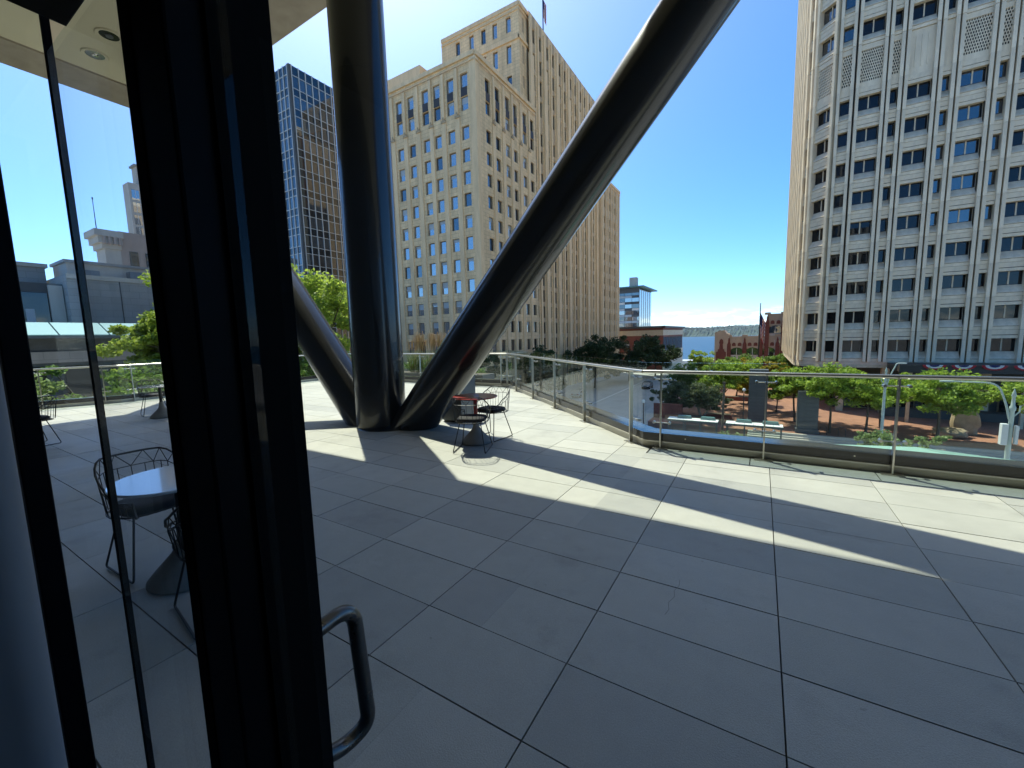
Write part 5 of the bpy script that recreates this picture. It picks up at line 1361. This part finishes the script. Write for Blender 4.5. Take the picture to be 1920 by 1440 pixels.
for k in range(2):
    R = thing('bike_rack', ('left', 'right')[k] + ' one of two dark hoop bike racks on the brick plaza', 'bike rack', (6.2 + k * 1.6, 54.95, PZ), 0, 'hoop racks on the plaza')
    MB().tube(bend([(-.3, 0, 0), (-.3, 0, 1.0), (.3, 0, 1.0), (.3, 0, 0)], .28, 6), .03, 8).build('hoop', M['black_wire'], R, smooth=50)
GC = thing('glass_canopy', 'low pyramid of pale green glass outside the front railing', 'canopy', (2.5, 10.0, -.93))
ap = (0, 0, .38); cr = [(-1.7, -1.1, 0), (2.3, -1.1, 0), (2.3, 1.1, 0), (-1.7, 1.1, 0)]
for k in range(4):
    a, b = cr[k], cr[(k + 1) % 4]; pc = MB(); pc.poly([a, b, ap]); ob = pc.build('roof_pane', M['canopy_glass'], GC); sd = ob.modifiers.new('t', 'SOLIDIFY'); sd.thickness = .03
MB().box(-1.75, 2.35, -1.15, 1.15, -.3, -.01).build('frame', M['shelter_frame'], GC); MB().box(-.2, .2, -.2, .2, -9.75, -.34).build('support', M['shelter_frame'], GC)

# parked and passing cars in the side street
def car(x, y, rz, paint, label):
    R = thing('car', label, 'car', (x, y, ST + .01), rz, 'cars in the side street')
    b = MB(); prof = [(-2.2, .35), (2.2, .35), (2.25, .62), (2.1, .82), (1.2, .95), (.55, 1.42), (-1.1, 1.46), (-1.85, 1.0), (-2.2, .92)]
    b.xzprism(prof, -.86, .86); b.build('body', paint, R, bevel=.05)
    gl = MB().xzprism([(1.05, .98), (.52, 1.37), (-1.05, 1.4), (-1.7, 1.02)], -.875, .875).build('side_glass', M['jack_glass'], R)
    for sx in (-1.35, 1.4):
        for sy in (-.8, .8):
            Wl = MB().tube([(sx, sy - .1, .33), (sx, sy + .1, .33)], .33, 18).build('wheel', M['rubber'], R, smooth=40); MB().tube([(sx, sy - .105, .33), (sx, sy + .105, .33)], .19, 12).build('rim', M['mullion'], Wl, smooth=40)
    for sy in (-.6, .6): MB().box(2.2, 2.27, sy - .18, sy + .18, .62, .76).build('headlight', M['chrome'], R); MB().box(-2.23, -2.17, sy - .2, sy + .2, .72, .86).build('tail_light', M['red'], R)
    return R
car(-31.5, 78, pi / 2, pmat('car_silver', (.4, .41, .42), .3, .5, coat=.5), 'silver car driving beside the tan tower'); car(-22.0, 96, -pi / 2, pmat('car_dark', (.03, .035, .05), .25, .3, coat=.6), 'dark car farther down the side street')
car(-33.6, 64, pi / 2, pmat('car_white', (.6, .6, .6), .3, 0, coat=.5), 'white car waiting at the corner of the tan tower')

# ------------------------------------------------------------------ thin sea haze over the bay
hz_m = bpy.data.materials.new('sea_haze'); hz_m.use_nodes = True; t = hz_m.node_tree; t.nodes.clear()
hz_m.cycles.homogeneous_volume = True
ho = t.nodes.new('ShaderNodeOutputMaterial'); hv = t.nodes.new('ShaderNodeVolumePrincipled')
hv.inputs['Color'].default_value = (.86, .93, 1.0, 1); hv.inputs['Density'].default_value = HAZE; hv.inputs['Anisotropy'].default_value = .25
t.links.new(hv.outputs[0], ho.inputs['Volume'])
tag(MB().box(-4200, 3000, -400, 6800, -60, 104).build('haze', hz_m), kind='stuff')
